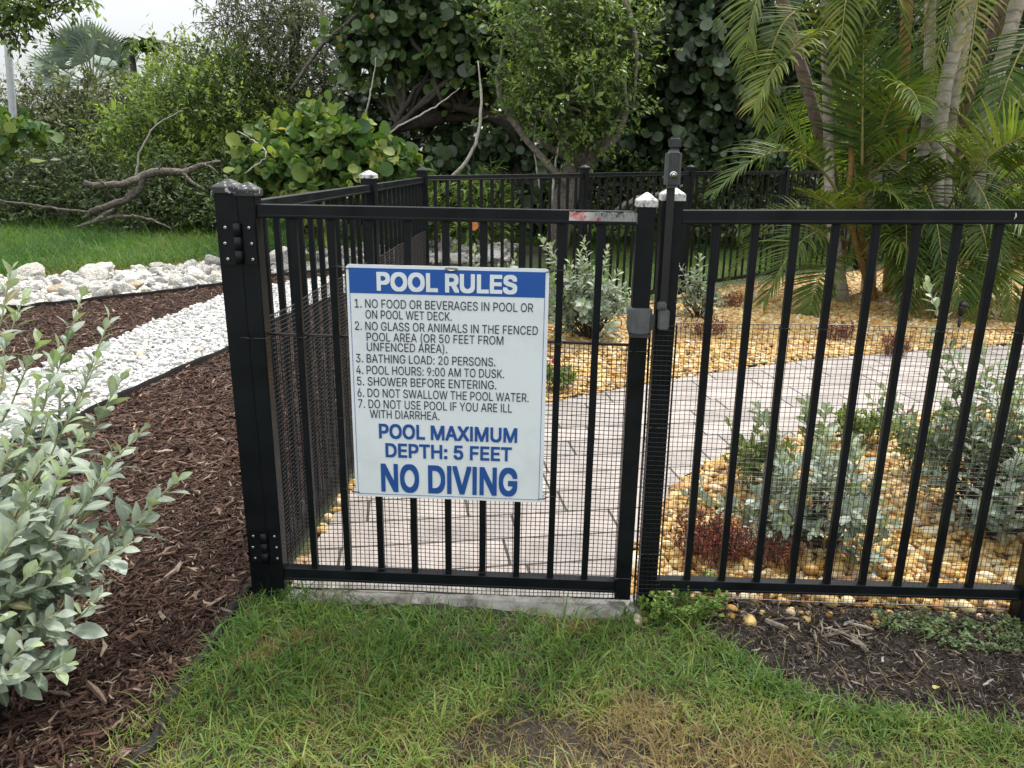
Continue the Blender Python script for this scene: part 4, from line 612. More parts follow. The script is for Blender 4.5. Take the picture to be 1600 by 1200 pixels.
g = Geo(); g.box((.012, -.004, SH/2-.004), (.034, .006, .005)); g.tube([(-.004, -.003, SH/2-.007), (.012, -.006, SH/2-.010), (.028, -.003, SH/2-.007)], .0022, 6)
g.obj('hanging_staple', MSTEEL, sg)
for x, z, s_ in ((-SW/2+.004, SH/2-.012, -1), (SW/2-.004, SH/2-.008, 1), (-SW/2+.006, -SH/2+.012, -1), (SW/2-.006, -SH/2+.012, 1)):
    g = Geo(); g.tube([(x-s_*.006, -.003, z), (x+s_*.012, .002, z+.001), (x+s_*.030, .012, z+.004), (x+s_*.046, .012, z+.003), (x+s_*.046, .045, z+.002), (x+s_*.02, .045, z), (x-s_*.004, .004, z)], .0013, 5)
    g.tube([(x+s_*.006, -.001, z), (x+s_*.016, -.006, z+.004)], .0022, 5); g.obj('cable_tie', MPLAS, sg)
# ------------------------------------------------------------------ loose ground cover
def ico(sub):
    bm = bmesh.new(); bmesh.ops.create_icosphere(bm, subdivisions=sub, radius=1)
    V = np.array([v.co[:] for v in bm.verts]); F = np.array([[v.index for v in f.verts] for f in bm.faces]); bm.free(); return V, F
def pebble(sub, sq, ang):
    V, F = ico(sub); d = nrm(rng.normal(size=(5, 3))); r = np.ones(len(V))
    for q in d: r += ang*rng.normal()*np.cos(V@q*2.2+rng.uniform(0, 6))
    if ang > .12:                                       # broken stone: flat facets
        for q in nrm(rng.normal(size=(7, 3))):
            h = rng.uniform(.55, .85); k = (V*r[:, None])@q; r = np.where(k > h, r*h/np.maximum(k, 1e-6), r)
    return V*r[:, None]*np.array(sq), F
def pebbles(name, P, size, m, sub, sq, ang, z=0.0, parent=None, smooth=True, sink=.25, geo=None, cap=None):
    g = geo or Geo(); n = len(P); nt = 6; pick = rng.integers(0, nt, n)
    S = size*np.exp(rng.normal(0, .26, n))
    for k in range(nt):
        q = pick == k; V, F = pebble(sub, sq, ang); nn = q.sum()
        tilt = frames(np.stack([np.cos(a := rng.uniform(0, 6.28, nn)), np.sin(a), rng.normal(0, .3, nn)], -1), np.stack([rng.normal(0, .35, nn), rng.normal(0, .35, nn), np.ones(nn)], -1))
        T = np.c_[P[q], (z if np.isscalar(z) else z[q])+S[q]*sq[2]*(1-2*sink)*.6+rng.uniform(0, .35, nn)*S[q]]
        g.scatter(V, [F], tilt, T, S[q], rng.random(nn))
    return g
MYEL = m_rnd('yellow_river_gravel', [(0, (.30, .145, .032)), (.25, (.44, .25, .062)), (.5, (.52, .345, .115)), (.72, (.56, .43, .19)), (.86, (.62, .54, .38)), (1, (.26, .105, .03))], .62, 55, .35, .4, .3, .003)
MWHI = m_rnd('white_gravel', [(0, (.34, .335, .32)), (.1, (.40, .40, .39)), (.5, (.52, .52, .51)), (.9, (.60, .60, .59)), (1, (.46, .40, .30))], .75, 60, .25, .4, .5, .004)
MLIME = m_rnd('limestone', [(0, (.42, .38, .30)), (.3, (.56, .54, .49)), (1, (.66, .65, .62))], .85, 9, .55, .3, 1.0, .03)
def outside_path(P): return ~inside(P, PATH)
P = fill(YEL, 2600); P = P[outside_path(P) & (P[:, 1] < 9.5) & (P[:, 0] < 6.2)]
mulchy = (P[:, 0] < .15+.0*P[:, 1]) & (P[:, 1] > 4.6)
P = P[~mulchy]
dn = np.hypot(P[:, 0], P[:, 1])
near = P[dn < 3.6]; midp = P[(dn >= 3.6) & (dn < 5.6)]; far = P[dn >= 5.6]
near = near[rng.random(len(near)) < .70]; midp = midp[rng.random(len(midp)) < .85]
g = pebbles('', near, .0165, MYEL, 2, (1.2, .92, .68), .12)
pebbles('', near[rng.random(len(near)) < .35], .0135, MYEL, 2, (1.2, .92, .68), .12, z=.018, geo=g)
pebbles('', midp, .0155, MYEL, 1, (1.2, .92, .7), .11, geo=g)
pebbles('', far, .0165, MYEL, 1, (1.2, .92, .72), .11, geo=g)
sp = np.concatenate([fill(np.array([(.46, 2.015), (1.75, 1.955), (1.75, 2.04), (.46, 2.09)]), 560), np.c_[rng.uniform(.37, .41, 22), rng.uniform(2.0, 2.2, 22)]])
pebbles('', sp, .0112, MYEL, 2, (1.15, .95, .72), .07, geo=g, sink=.45)
tag(g.obj('river_gravel', MYEL, smooth=True), 'golden river gravel covering the bed inside the fence', 'gravel', kind='stuff')
P = fill(STRIP, 2300); P = P[P[:, 1] < 9]
g = pebbles('', P, .0175, MWHI, 1, (1.2, .9, .75), .14, z=.006)
pebbles('', P[rng.random(len(P)) < .3], .0165, MWHI, 1, (1.2, .9, .75), .14, z=.022, geo=g)
tag(g.obj('white_gravel', MWHI), 'white marble gravel in the strip between the two mulch beds', 'gravel', kind='stuff')
P = fill(ROCKBAND, 260)
g = pebbles('', P, .03, MLIME, 1, (1.2, .9, .75), .16, z=.005)
tag(g.obj('rock_rubble', MLIME), 'small white limestone rubble between the boulders', 'rubble', kind='stuff')

# boulders of the rock border, each its own object
def boulder_mesh(k):
    V, F = ico(4); r = np.ones(len(V))
    for q in nrm(rng.normal(size=(12, 3))):
        h = rng.uniform(.52, .86); kk = (V*r[:, None])@q; r = np.where(kk > h, r*h/np.maximum(kk, 1e-6), r)
    for s_ in (2.5, 5, 10, 19):
        for q in nrm(rng.normal(size=(4, 3))): r += .055/s_**.75*rng.normal()*np.sin(V@q*s_+rng.uniform(0, 6))*1.6
    V = V*r[:, None]*np.array([1.15, .9, .72]); g = Geo().add(V, F, .25+.12*k); return g.mesh('boulder', MLIME, True)
BM = [boulder_mesh(k) for k in range(7)]
bp = []
cand = fill(ROCKBAND, 60); rng.shuffle(cand)
for p in cand:
    s_ = float(np.clip(np.exp(rng.normal(-2.38, .34)), .05, .18))
    if p[0] > 1.2 or p[0] < -7.2: continue
    if all(np.hypot(*(p-q))> .72*(s_+t) for q, t in bp): bp.append((p, s_))
    if len(bp) > 285: break
for p, s_ in bp:
    o = bpy.data.objects.new('boulder', BM[rng.integers(7)]); COL.objects.link(o)
    o.location = (*p, s_*.32); o.rotation_euler = (rng.normal()*.25, rng.normal()*.25, rng.uniform(0, 6.28)); o.scale = (s_,)*3
    tag(o, 'white limestone boulder in the rock border along the grass', 'boulder', 'white limestone boulders in the rock border')
MTAN = m_rnd('tan_limestone', [(0, (.42, .33, .22)), (1, (.5, .42, .31))], .85, 9, .5, .3, 1.0, .03)
def special(u, v, s_, sc, lab, k):
    me = BM[k].copy(); me.materials.clear(); me.materials.append(MTAN)
    o = bpy.data.objects.new('boulder', me); COL.objects.link(o); p = G(u, v); o.location = (*p[:2], s_*.4); o.scale = (s_*sc[0], s_*sc[1], s_*sc[2]); o.rotation_euler = (.1, -.1, .3)
    tag(o, lab, 'boulder', 'white limestone boulders in the rock border')
special(197, 458, .11, (1.6, .9, .8), 'flat tan wedge-shaped boulder at the front of the rock border', 2)
special(95, 460, .10, (1.05, 1, 1), 'rounded yellowish boulder at the front of the rock border', 4)

# mulch
MCHIP = m_rnd('bark_mulch', [(0, (.026, .013, .009)), (.4, (.060, .030, .020)), (.75, (.098, .052, .035)), (.92, (.13, .078, .055)), (.96, (.22, .16, .12)), (1, (.34, .27, .21))], .8, 70, .45, .3, .5, .003)
CH = []
for k in range(6):
    n = 4; xs = np.linspace(-.5, .5, n); w = np.array([.35, 1, .85, .25])*rng.uniform(.7, 1.2, n)*.5; b = rng.normal(0, .05, n); zb = rng.normal(0, .035, n)
    V = []
    for i in range(n): V += [(b[i]-w[i]*.17, xs[i], zb[i]), (b[i]+w[i]*.17, xs[i], zb[i]+rng.normal()*.02), (b[i]+w[i]*.12, xs[i], zb[i]+.07), (b[i]-w[i]*.12, xs[i], zb[i]+.07)]
    F = [(0, 1, 2, 3), (15, 14, 13, 12)]
    for i in range(n-1):
        for j in range(4): F.append((4*i+j, 4*(i+1)+j, 4*(i+1)+(j+1) % 4, 4*i+(j+1) % 4))
    CH.append((np.array(V), np.array(F)))
def chips(g, P, length, z=.004, rise=.016, sig=.45, rnd=None, tilt=.22):
    n = len(P); pick = rng.integers(0, 6, n); rd = rng.random(n)**1.0 if rnd is None else rnd
    for k in range(6):
        q = pick == k; nn = q.sum(); a = rng.uniform(0, 6.28, nn)
        R = frames(np.stack([np.cos(a), np.sin(a), rng.normal(0, tilt, nn)], -1), np.stack([rng.normal(0, .35, nn), rng.normal(0, .35, nn), np.ones(nn)], -1))
        S = length*np.exp(rng.normal(0, sig, nn)); wd = rng.uniform(.45, 1.35, nn)
        g.scatter(CH[k][0], [CH[k][1]], R, np.c_[P[q], z+rise*rng.random(nn)], np.stack([S*wd, S, S*wd], -1), rd[q])
    return g
def nostrip(P): return ~(inside(P, STRIP) | inside(P, ROCKBAND))
P = fill(MULCHL, 5200); P = P[nostrip(P)]
d = np.hypot(P[:, 0], P[:, 1]); P = P[rng.random(len(P)) < np.clip(3.2/np.maximum(d, 1), .22, 1)]; d = np.hypot(P[:, 0], P[:, 1])
g = Geo(); c = d < 3.4
chips(g, P[c], .033, sig=.38); chips(g, P[c]+rng.normal(0, .01, P[c].shape), .024, z=.010, sig=.38); chips(g, P[~c], .050, rise=.02, sig=.35)
Q = P[c]; Q = Q[rng.random(len(Q)) < .05]; chips(g, Q, .048, z=.014, sig=.25)
Q = P[c]; Q = Q[rng.random(len(Q)) < .035]; chips(g, Q, .026, z=.020, sig=.4, rnd=rng.uniform(.93, 1, len(Q)))
tag(g.obj('mulch', MCHIP), 'dark brown shredded bark mulch of the bed left of the fence', 'mulch', kind='stuff')
MD = fill(np.array([P3+[.05, .05], (.2, 6.0), (.15, 4.6), (-.5, 4.4)]), 2600)
g = Geo(); chips(g, MD, .055, z=.006)
tag(g.obj('mulch', MCHIP), 'patch of brown mulch inside the back corner of the fence', 'mulch', kind='stuff')
MCHIP2 = m_rnd('weathered_chips', [(0, (.016, .011, .008)), (.5, (.040, .028, .021)), (.82, (.080, .060, .046)), (.95, (.19, .16, .13)), (1, (.36, .32, .28))], .85, 70, .45, .3, .5, .003)
P = fill(SOILR, 8200)
g = Geo(); chips(g, P, .017, z=.001, rise=.008, tilt=.15); chips(g, P+rng.normal(0, .008, P.shape), .012, z=.006, rise=.006); chips(g, P+rng.normal(0, .01, P.shape), .009, z=.008, rise=.008, sig=.6, tilt=.4); Q = P[rng.random(len(P)) < .04]; chips(g, Q, .026, z=.008, rise=.008, sig=.3); Q = P[rng.random(len(P)) < .03]; chips(g, Q, .020, z=.010, sig=.4, rnd=rng.uniform(.9, 1, len(Q)))
cl = G(1300, 1000)[:2]; Q = cl+rng.normal(0, (.06, .028), (30, 2)); chips(g, Q, .052, z=.010, sig=.35, rnd=rng.uniform(.9, .985, 30))
tag(g.obj('wood_chips', MCHIP2), 'weathered wood chips over the bare bed in front of the right fence', 'wood chips', kind='stuff')

# grass
def blade(n=4, w=.5):
    t = np.linspace(0, 1, n); ww = w*np.array([.8, 1, .72, .02]) if n == 4 else w*(1-t**2)
    V = np.concatenate([np.c_[-ww, t*0, t], np.c_[ww, t*0, t]]); F = np.array([(i, n+i, n+i+1, i+1) for i in range(n-1)]); return V, F
def grass(g, P, hgt, wid, rnd, lean=.5, curve=.5, z=0.0, sig=.3):
    n = len(P); V0, F0 = blade(); k = len(V0)
    H = hgt*np.exp(rng.normal(0, sig, n)); a = rng.uniform(0, 6.28, n); ln = np.abs(rng.normal(0, lean, n)); cv = curve*rng.uniform(.3, 1.5, n)
    w = wid*np.exp(rng.normal(0, .25, n)); t = V0[:, 2][None]; 
    th = ln[:, None]+cv[:, None]*t                         # the angle from upright grows along the blade
    r = H[:, None]*t*np.sin(np.minimum(th, 1.75)); zz = H[:, None]*t*np.cos(np.minimum(th, 1.75))
    s_ = np.sign(V0[:, 0])[None]*np.abs(V0[:, 0])[None]*w[:, None]
    fa = a+rng.normal(0, .5, n)
    X = P[:, 0][:, None]+r*np.cos(a)[:, None]-s_*np.sin(fa)[:, None]; Y = P[:, 1][:, None]+r*np.sin(a)[:, None]+s_*np.cos(fa)[:, None]
    V = np.stack([X, Y, z+np.maximum(zz, .001+0*zz)], -1).reshape(-1, 3)
    F = (F0[None]+(np.arange(n)*k)[:, None, None]).reshape(-1, 4)
    g.add(V, F, np.repeat(rnd, k), np.tile(V0[:, 2], n)); return g
# rnd: 0 straw ... .35 yellow green ... 1 deep green
MGR = m_leaf('grass_blade', [(0, (.24, .165, .085)), (.16, (.28, .225, .09)), (.32, (.21, .24, .055)), (.6, (.125, .21, .042)), (1, (.060, .14, .028))], .55, .35, None, .3, 40)
bare = [(G(850, 1165)[:2], (.27, .10)), (G(1000, 1130)[:2], (.09, .06)), (G(410, 1020)[:2], (.06, .06)), (G(1240, 1190)[:2], (.07, .04)), (G(900, 985)[:2], (.09, .025)), (G(1010, 1105)[:2], (.10, .06)), (G(470, 1000)[:2], (.06, .04))]
def barefac(P):
    f = np.ones(len(P))
    for c, (a, b) in bare: f = np.minimum(f, np.clip((((P[:, 0]-c[0])/a)**2+((P[:, 1]-c[1])/b)**2)*.9-.15+.5*(vnoise(P, 22)-.5), .04, 1))
    return f
def lawncol(P):
    n = vnoise(P, 6); lush = np.clip((P[:, 1]-1.52)/.22, 0, 1); left = np.clip(1-(P[:, 0]+.5)/.9, 0, 1)
    dry = .85*np.exp(-((P[:, 0]-.38)/.25)**2-((P[:, 1]-1.46)/.16)**2)+.6*np.exp(-((P[:, 0]-1.2)/.5)**2-((P[:, 1]-1.25)/.15)**2)
    return np.clip(.36+.28*lush+.10*left+.34*(n-.5)-.34*dry+rng.normal(0, .17, len(P))-.25*(1-barefac(P)), 0, 1)
P = fill(LAWN, 25000, lambda P: barefac(P)*np.clip(1.9*(.5*vnoise(P, 9)+.5*vnoise(P+7, 19))-.25, .22, 1))
P = P[(P[:, 0] > -1.3) & (P[:, 0] < 2.2)]
g = Geo(); R_ = rng.random(len(P)); c = lawncol(P)
q = R_ < .60; grass(g, P[q], .046, .0025, c[q], .55, 1.0)
q = (R_ >= .60) & (R_ < .78); grass(g, P[q], .060, .0036, np.clip(c[q]+.04, 0, 1), .6, 1.0)
Q = fill(LAWN, 720, lambda P: np.clip(1.2*vnoise(P+3, 9)-.25, 0, 1)*np.clip((P[:, 1]-1.5)/.3, .12, 1)*barefac(P)*np.clip(1.1-P[:, 0], .15, 1)); Q = np.repeat(Q, 4, 0)+rng.normal(0, .012, (len(Q)*4, 2))
grass(g, Q, .075, .0058, np.clip(lawncol(Q)+.08, 0, 1), .7, .9)
q = R_ > .80; grass(g, P[q]+rng.normal(0, .01, (q.sum(), 2)), .034, .0019, rng.uniform(0, .2, q.sum()), 1.0, .6)
t = rng.random(900); Q = np.c_[np.interp(t, [0, .5, 1], [-1.02, -.86, -.74]), np.interp(t, [0, .5, 1], [1.0, 1.55, 1.98])]+rng.normal(0, .022, (900, 2))
grass(g, Q, .065, .0030, np.clip(lawncol(Q)+.05, 0, 1), .6, 1.1)
st = fill(SOILR, 420); grass(g, st, .055, .0018, rng.uniform(0, .18, len(st)), 1.25, .35, z=.012)
ed = GP([(1590, 1148), (1450, 1130), (1300, 1108), (1190, 1068), (1125, 1012)]); t = rng.uniform(0, 4, 1500); i = t.astype(int); f = (t-i)[:, None]
Q = ed[i]*(1-f)+ed[i+1]*f+rng.normal(0, .022, (1500, 2))-np.array([0, .025]); grass(g, Q, .055, .0030, np.clip(lawncol(Q)+.06, 0, 1), .5, .9)
t = rng.random(900); Q = np.concatenate([c0+rng.normal(0, 1, (420, 2))*np.array(ab)*.55 for c0, ab in bare]); Q = Q[inside(Q, LAWN)]
grass(g, Q, .030, .0017, rng.uniform(0, .26, len(Q)), 1.2, .5)
Q = fill(LAWN, 1500); grass(g, Q, .034, .0017, rng.uniform(0, .16, len(Q)), 1.25, .4)
tag(g.obj('lawn_grass', MGR), 'patchy green and straw coloured lawn grass in front of the gate', 'grass', kind='stuff')
P = fill(LAWN, 5200, lambda P: np.clip(1.15-barefac(P), .10, 1)); P = P[(np.abs(P[:, 0]) < 1.7)]
g = Geo(); chips(g, P, .0075, z=-.004, rise=.006, sig=.5); Q = P[rng.random(len(P)) < .12]; chips(g, Q, .016, z=.001, rise=.006, sig=.4)
tag(g.obj('soil_crumbs', MCHIP2), 'crumbs of soil and dead plant bits on the bare patches of the lawn', 'soil', kind='stuff')
# weeds at the posts: each leafy clump a plant of its own
MWEED = m_leaf('weed_leaf', [(0, (.08, .15, .03)), (1, (.20, .29, .06))], .5, .3, None, .3, 40)
RV = np.array([(0, 0, 0)]+[(.42*math.cos(a), .5+.5*math.sin(a), .05*math.cos(2*a)) for a in np.linspace(-math.pi/2, 1.5*math.pi, 9)[:-1]]); RV[0] = (0, .5, -.05)
RF = np.array([(0, 1+i, 1+(i+1) % 8) for i in range(8)])
MWEED2 = m_leaf('grey_weed_leaf', [(0, (.09, .14, .06)), (1, (.18, .24, .12))], .6, .25, None, .3, 40)
def weed(u, v, rx, ry, n, lab, hgt=.05, nst=40, m=None, leaf=.011):
    c = G(u, v); t = thing('weed', lab, 'weed', (c[0], c[1], 0), group='weeds along the front fence')
    g = Geo(); s_ = Geo()
    for k in range(nst):
        a = rng.uniform(0, 6.28); r = math.sqrt(rng.random()); b = np.array([rx*r*.6*math.cos(a), ry*r*.6*math.sin(a), 0]); e_ = np.array([rx*r*math.cos(a+.4), ry*r*math.sin(a+.4), hgt*rng.uniform(.3, 1.3)])
        p = bez(b, (b+e_)/2+[0, 0, hgt*.3], e_, 6); s_.tube(p, .0007, 4)
        m_ = n//nst; tt = rng.uniform(.25, 1, m_); q = p[(tt*5).astype(int)]
        dr = np.stack([rng.normal(size=m_), rng.normal(size=m_), rng.normal(.25, .3, m_)], -1)
        g.scatter(RV, [RF], frames(dr, np.array([0, 0, 1.0])+rng.normal(0, .35, (m_, 3))), q+rng.normal(0, .004, (m_, 3)), leaf*np.exp(rng.normal(0, .25, m_)), rng.random(m_))
    g.obj('foliage', m or MWEED, t); s_.obj('stem', MWEED, t)
weed(1060, 965, .15, .075, 1500, 'bright green leafy weed growing round the foot of the latch post', .07, 75, leaf=.009)
weed(1550, 1000, .26, .11, 1300, 'grey green creeping weed on the soil under the right end of the fence', .035, 90, MWEED2, .0075)
weed(1420, 985, .13, .06, 420, 'thin sprawling weed on the soil below the middle of the right fence', .05, 40, MWEED2, .0075)
weed(1100, 925, .09, .02, 120, 'short clover-like weed under the bottom rail beside the latch post', .06, 14)
o = put('black_stump_post', bbox_mesh('black_stump_post', (0, 0, .06), (.075, .075, .16), MPLAS, .006, 2), None, (-1.245, 1.505, 0), (0, 0, .3)); tag(o, 'short black post half hidden under the silver shrub at the lower left corner', 'post')
t = thing('fallen_leaf', 'pale yellow fallen leaf lying on the bare soil bed', 'leaf', (*G(1463, 1082)[:2], .022), (.25, .2, 2.4))
MYL = m_leaf('yellow_leaf', [(0, (.52, .47, .16)), (1, (.52, .47, .16))], .5, .2, None, .3, 90)
g = Geo(); g.scatter(RV*np.array([.8, 1.15, 1.6]), [RF], np.eye(3)[None], np.zeros((1, 3)), np.array([.026]), np.array([.5])); g.obj('blade', MYL, t, True)
t = thing('fallen_leaf', 'small tan fallen leaf on the bare patch in the lawn', 'leaf', (*G(788, 1104)[:2], .014), (.2, -.3, 1.0))
g = Geo(); g.scatter(RV*np.array([.9, 1.0, 2]), [RF], np.eye(3)[None], np.zeros((1, 3)), np.array([.017]), np.array([.5])); g.obj('blade', m_leaf('tan_leaf', [(0, (.45, .32, .16)), (1, (.45, .32, .16))], .6, .1), t, True)

# landscape edging and drip lines
MEDGE = m_plain('black_rubber_edging', (.011, .009, .008), .8, .5, 35, bmp=.4)
def edging(name, label, pts, h, w, z0=0.0, cat='edging', m=MEDGE, round_top=True):
    P = crv(pts, 60); g = Geo(); T = nrm(np.gradient(P, axis=0)); Nn = np.c_[-T[:, 1], T[:, 0]]; V = []
    pr = [(-w/2, -.03), (-w/2, h*.75), (-w*.25, h), (w*.25, h), (w/2, h*.75), (w/2, -.03)]
    for i, p in enumerate(P):
        dz = .004*math.sin(i*.7)+.003*math.sin(i*1.9)
        for a, b in pr: V.append((p[0]+Nn[i, 0]*a, p[1]+Nn[i, 1]*a, z0+b+(dz if b > 0 else 0)))
    k = len(pr); F = [(i*k+j, i*k+j+1, (i+1)*k+j+1, (i+1)*k+j) for i in range(len(P)-1) for j in range(k-1)]+[tuple(range(k)), tuple(reversed(range((len(P)-1)*k, len(P)*k)))]
    g.add(V, F); return tag(g.obj(name, m, smooth=False), label, cat)
edging('lawn_edging', 'dark rounded rubber edging curving from the hinge post between mulch and lawn', [G(u, v)[:2] for u, v in ((398, 912), (370, 945), (348, 980), (320, 1028), (292, 1066), (255, 1120), (215, 1190))]+[np.array([-1.08, .9])], .022, .026)
edging('gravel_edging', 'black plastic edging along the near side of the white gravel strip', [np.array([-3.9, 2.38])]+[G(u, v)[:2] for u, v in ((0, 707), (140, 652), (250, 599), (355, 553), (450, 499), (560, 459), (640, 434))], .055, .008)
edging('rock_edging', 'thin black edging in front of the white rock border', [np.array([-7.2, 6.9])]+[G(u, v)[:2] for u, v in ((0, 486), (60, 482), (180, 469), (345, 449), (450, 432), (600, 418))], .05, .01)
edging('path_edging', 'dark edging line along the far side of the paver path', [G(u, v)[:2] for u, v in ((862, 629), (990, 604), (1120, 582), (1250, 564), (1420, 549), (1600, 539))], .016, .012)
def hose(name, label, pts, r=.008):
    g = Geo(); g.tube(crv(pts, 40), r, 8); return tag(g.obj(name, MPLAS, smooth=True), label, 'irrigation tube')
hose('drip_tube', 'black irrigation tube lying on the golden gravel behind the gate latch', [G(860, 527, .01), G(905, 506, .035), G(950, 489, .04), G(1000, 478, .03), G(1050, 468, .035), G(1100, 459, .03)], .009)
hose('drip_tube', 'short black irrigation tube beside the near edge of the path', [G(1295, 682, .02), G(1320, 678, .03), G(1352, 668, .02)], .007)
# ------------------------------------------------------------------ silver shrubs
def leaf_tpl(widths, curl=.18, fold=.25, wmax=.2):
    n = len(widths); y = np.linspace(0, 1, n); w = np.array(widths)*wmax
    z0 = -curl*y**2+.04*y
    mid = np.c_[np.zeros(n), y, z0]; L = np.c_[-w, y, z0+fold*w]; Rr = np.c_[w, y, z0+fold*w]
    V = np.concatenate([mid, L, Rr]); F = []
    for i in range(n-1): F += [(i, i+1, n+i+1, n+i), (2*n+i, 2*n+i+1, i+1, i)]
    md = np.r_[np.ones(n), np.zeros(2*n)]
    return V, [np.array(F)[:, ::-1].copy()], md
LOB = leaf_tpl([.10, .30, .72, 1.0, .95, .60, .05], .26, .16, .255)
LELL = leaf_tpl([.1, .8, 1.0, .62, .04], .16, .25, .2)
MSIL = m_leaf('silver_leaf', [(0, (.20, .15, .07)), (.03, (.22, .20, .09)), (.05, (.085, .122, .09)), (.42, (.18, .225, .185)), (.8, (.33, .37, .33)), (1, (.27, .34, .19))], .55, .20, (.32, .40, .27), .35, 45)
MSTEM = m_rnd('young_stem', [(0, (.24, .26, .13)), (1, (.30, .31, .18))], .7, 60, .3)
MTWIG = m_rnd('dark_twig', [(0, (.05, .04, .03)), (1, (.11, .09, .07))], .85, 50, .4)
def phyllo(g, s_, P, r0, r1, leaf, t0=.3, gap=.016, tpl=LOB, mat_i=0, droop=0.0, up=.35, tipshrink=.55, flat=.0, rd=None):
    """a leafy shoot: a tapering stem along P with leaves spiralling round it"""
    L = np.linalg.norm(np.diff(P, axis=0), axis=1).sum(); n = max(4, int(L*(1-t0)/gap)); k = len(P)
    s_.tube(P, np.linspace(r0, r1, k), 6)
    T_ = nrm(np.gradient(P, axis=0)); tt = np.linspace(t0, 1, n)**.9; x = tt*(k-1)
    pos = np.stack([np.interp(x, np.arange(k), P[:, j]) for j in range(3)], -1); tan = nrm(np.stack([np.interp(x, np.arange(k), T_[:, j]) for j in range(3)], -1))
    ref = np.array([.3, .2, .9]); e1 = nrm(np.cross(tan, ref)); e2 = np.cross(tan, e1); ph = np.arange(n)*2.39996+rng.uniform(0, 6)+rng.normal(0, .25, n)
    rad = np.cos(ph)[:, None]*e1+np.sin(ph)[:, None]*e2
    al = np.radians(np.interp(tt, [t0, .8, 1], [72, 52, 20]))+rng.normal(0, .14, n)
    d = tan*np.cos(al)[:, None]+rad*np.sin(al)[:, None]+np.array([0, 0, up-.2])*.5
    nn = tan*np.sin(al)[:, None]-rad*np.cos(al)[:, None]+np.array([0, 0, .25])+rng.normal(0, .15, (n, 3))
    S = leaf*np.interp(tt, [t0, .55, .9, 1], [.85, 1.05, .85, tipshrink])*np.exp(rng.normal(0, .22, n))
    S3 = np.stack([S*np.exp(rng.normal(0, .1, n)), S, S*rng.uniform(.5, 1.4, n)], -1)
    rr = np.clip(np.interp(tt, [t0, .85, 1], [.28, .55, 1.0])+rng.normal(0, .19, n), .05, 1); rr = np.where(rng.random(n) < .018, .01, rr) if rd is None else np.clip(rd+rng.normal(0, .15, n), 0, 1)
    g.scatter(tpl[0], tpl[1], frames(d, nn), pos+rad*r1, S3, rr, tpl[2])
def silver_bush(name, label, base, shoots, leaf=.058, gap=.013, extra=0, spread=(.3, .3, .5), group=None, cat='shrub', r0=.007):
    base = np.asarray(base, float); t = thing(name, label, cat, base, group=group); g = Geo(); s_ = Geo(); w = Geo()
    S = [(np.asarray(b, float)-base, np.asarray(m_, float)-base, np.asarray(e, float)-base) for b, m_, e in shoots]
    for _ in range(extra):
        a = rng.uniform(0, 6.28); r = math.sqrt(rng.random()); e = np.array([spread[0]*r*math.cos(a), spread[1]*r*math.sin(a), spread[2]*(1-.55*r*r)*rng.uniform(.55, 1.05)])
        b = np.array([.06*math.cos(a), .06*math.sin(a), .02])*r; S.append((b, b*.4+e*.5+np.array([0, 0, .05*rng.normal()]), e))
    for b, m_, e in S:
        P = bez(b, m_, e, 14)+np.concatenate([np.zeros((1, 3)), rng.normal(0, .004, (13, 3))])
        w.tube(P[:8], np.linspace(r0, r0*.6, 8), 6)
        phyllo(g, s_, P[4:], r0*.55, .0018, leaf, .08, gap)
        for _ in range(2):                           # side shoots
            i = rng.integers(6, 11); o = P[i]; d = nrm(P[i+1]-P[i]+rng.normal(0, .55, 3)+[0, 0, .35]); l = rng.uniform(.07, .15)*leaf/.058
            phyllo(g, s_, bez(o, o+d*l*.5+[0, 0, .006], o+d*l+[0, 0, .02], 6), .0025, .0014, leaf*.85, .15, gap*.95)
    g.obj('foliage', MSIL, t, True); s_.obj('stem', MSTEM, t, True); w.obj('branch', MTWIG, t, True)
    return t
# the near one, lower left: shoots run from under the left edge of the frame up and to the right
def near(u, v, d): return A(u, v, d)
B0 = np.array([-1.62, 1.62, .0])
tips = [(272, 752, 1.80), (222, 668, 1.98), (172, 500, 2.20), (128, 470, 2.3), (40, 458, 2.2), (20, 425, 1.95), (150, 560, 2.1), (95, 545, 2.05), (190, 590, 2.15), (235, 800, 1.75), (60, 600, 1.75),
        (120, 690, 1.70), (170, 740, 1.66), (205, 850, 1.62), (110, 800, 1.55), (60, 720, 1.52), (160, 930, 1.52), (90, 960, 1.46), (105, 1040, 1.42), (30, 830, 1.42), (20, 690, 1.5), (10, 560, 1.7), (20, 1050, 1.30), (-30, 930, 1.3), (60, 890, 1.46), (140, 850, 1.6), (80, 650, 1.8), (130, 620, 1.9), (-20, 780, 1.45), (40, 1010, 1.36), (180, 700, 1.85), (-40, 620, 1.6), (60, 530, 1.85), (0, 960, 1.36), (100, 740, 1.6), (50, 770, 1.5), (100, 900, 1.52)]
sh = []
for u, v, d in tips:
    e = near(u, v, d); b = B0+np.array([rng.normal()*.07, rng.normal()*.07, .02]); m_ = b*.45+e*.55; m_[2] = max(.05, .38*e[2]+.03+rng.normal()*.03); m_[0] -= .03
    sh.append((b, m_, e))
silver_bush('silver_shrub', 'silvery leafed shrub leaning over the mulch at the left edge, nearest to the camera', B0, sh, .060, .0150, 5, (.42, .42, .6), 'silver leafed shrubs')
c = G(1275, 858)
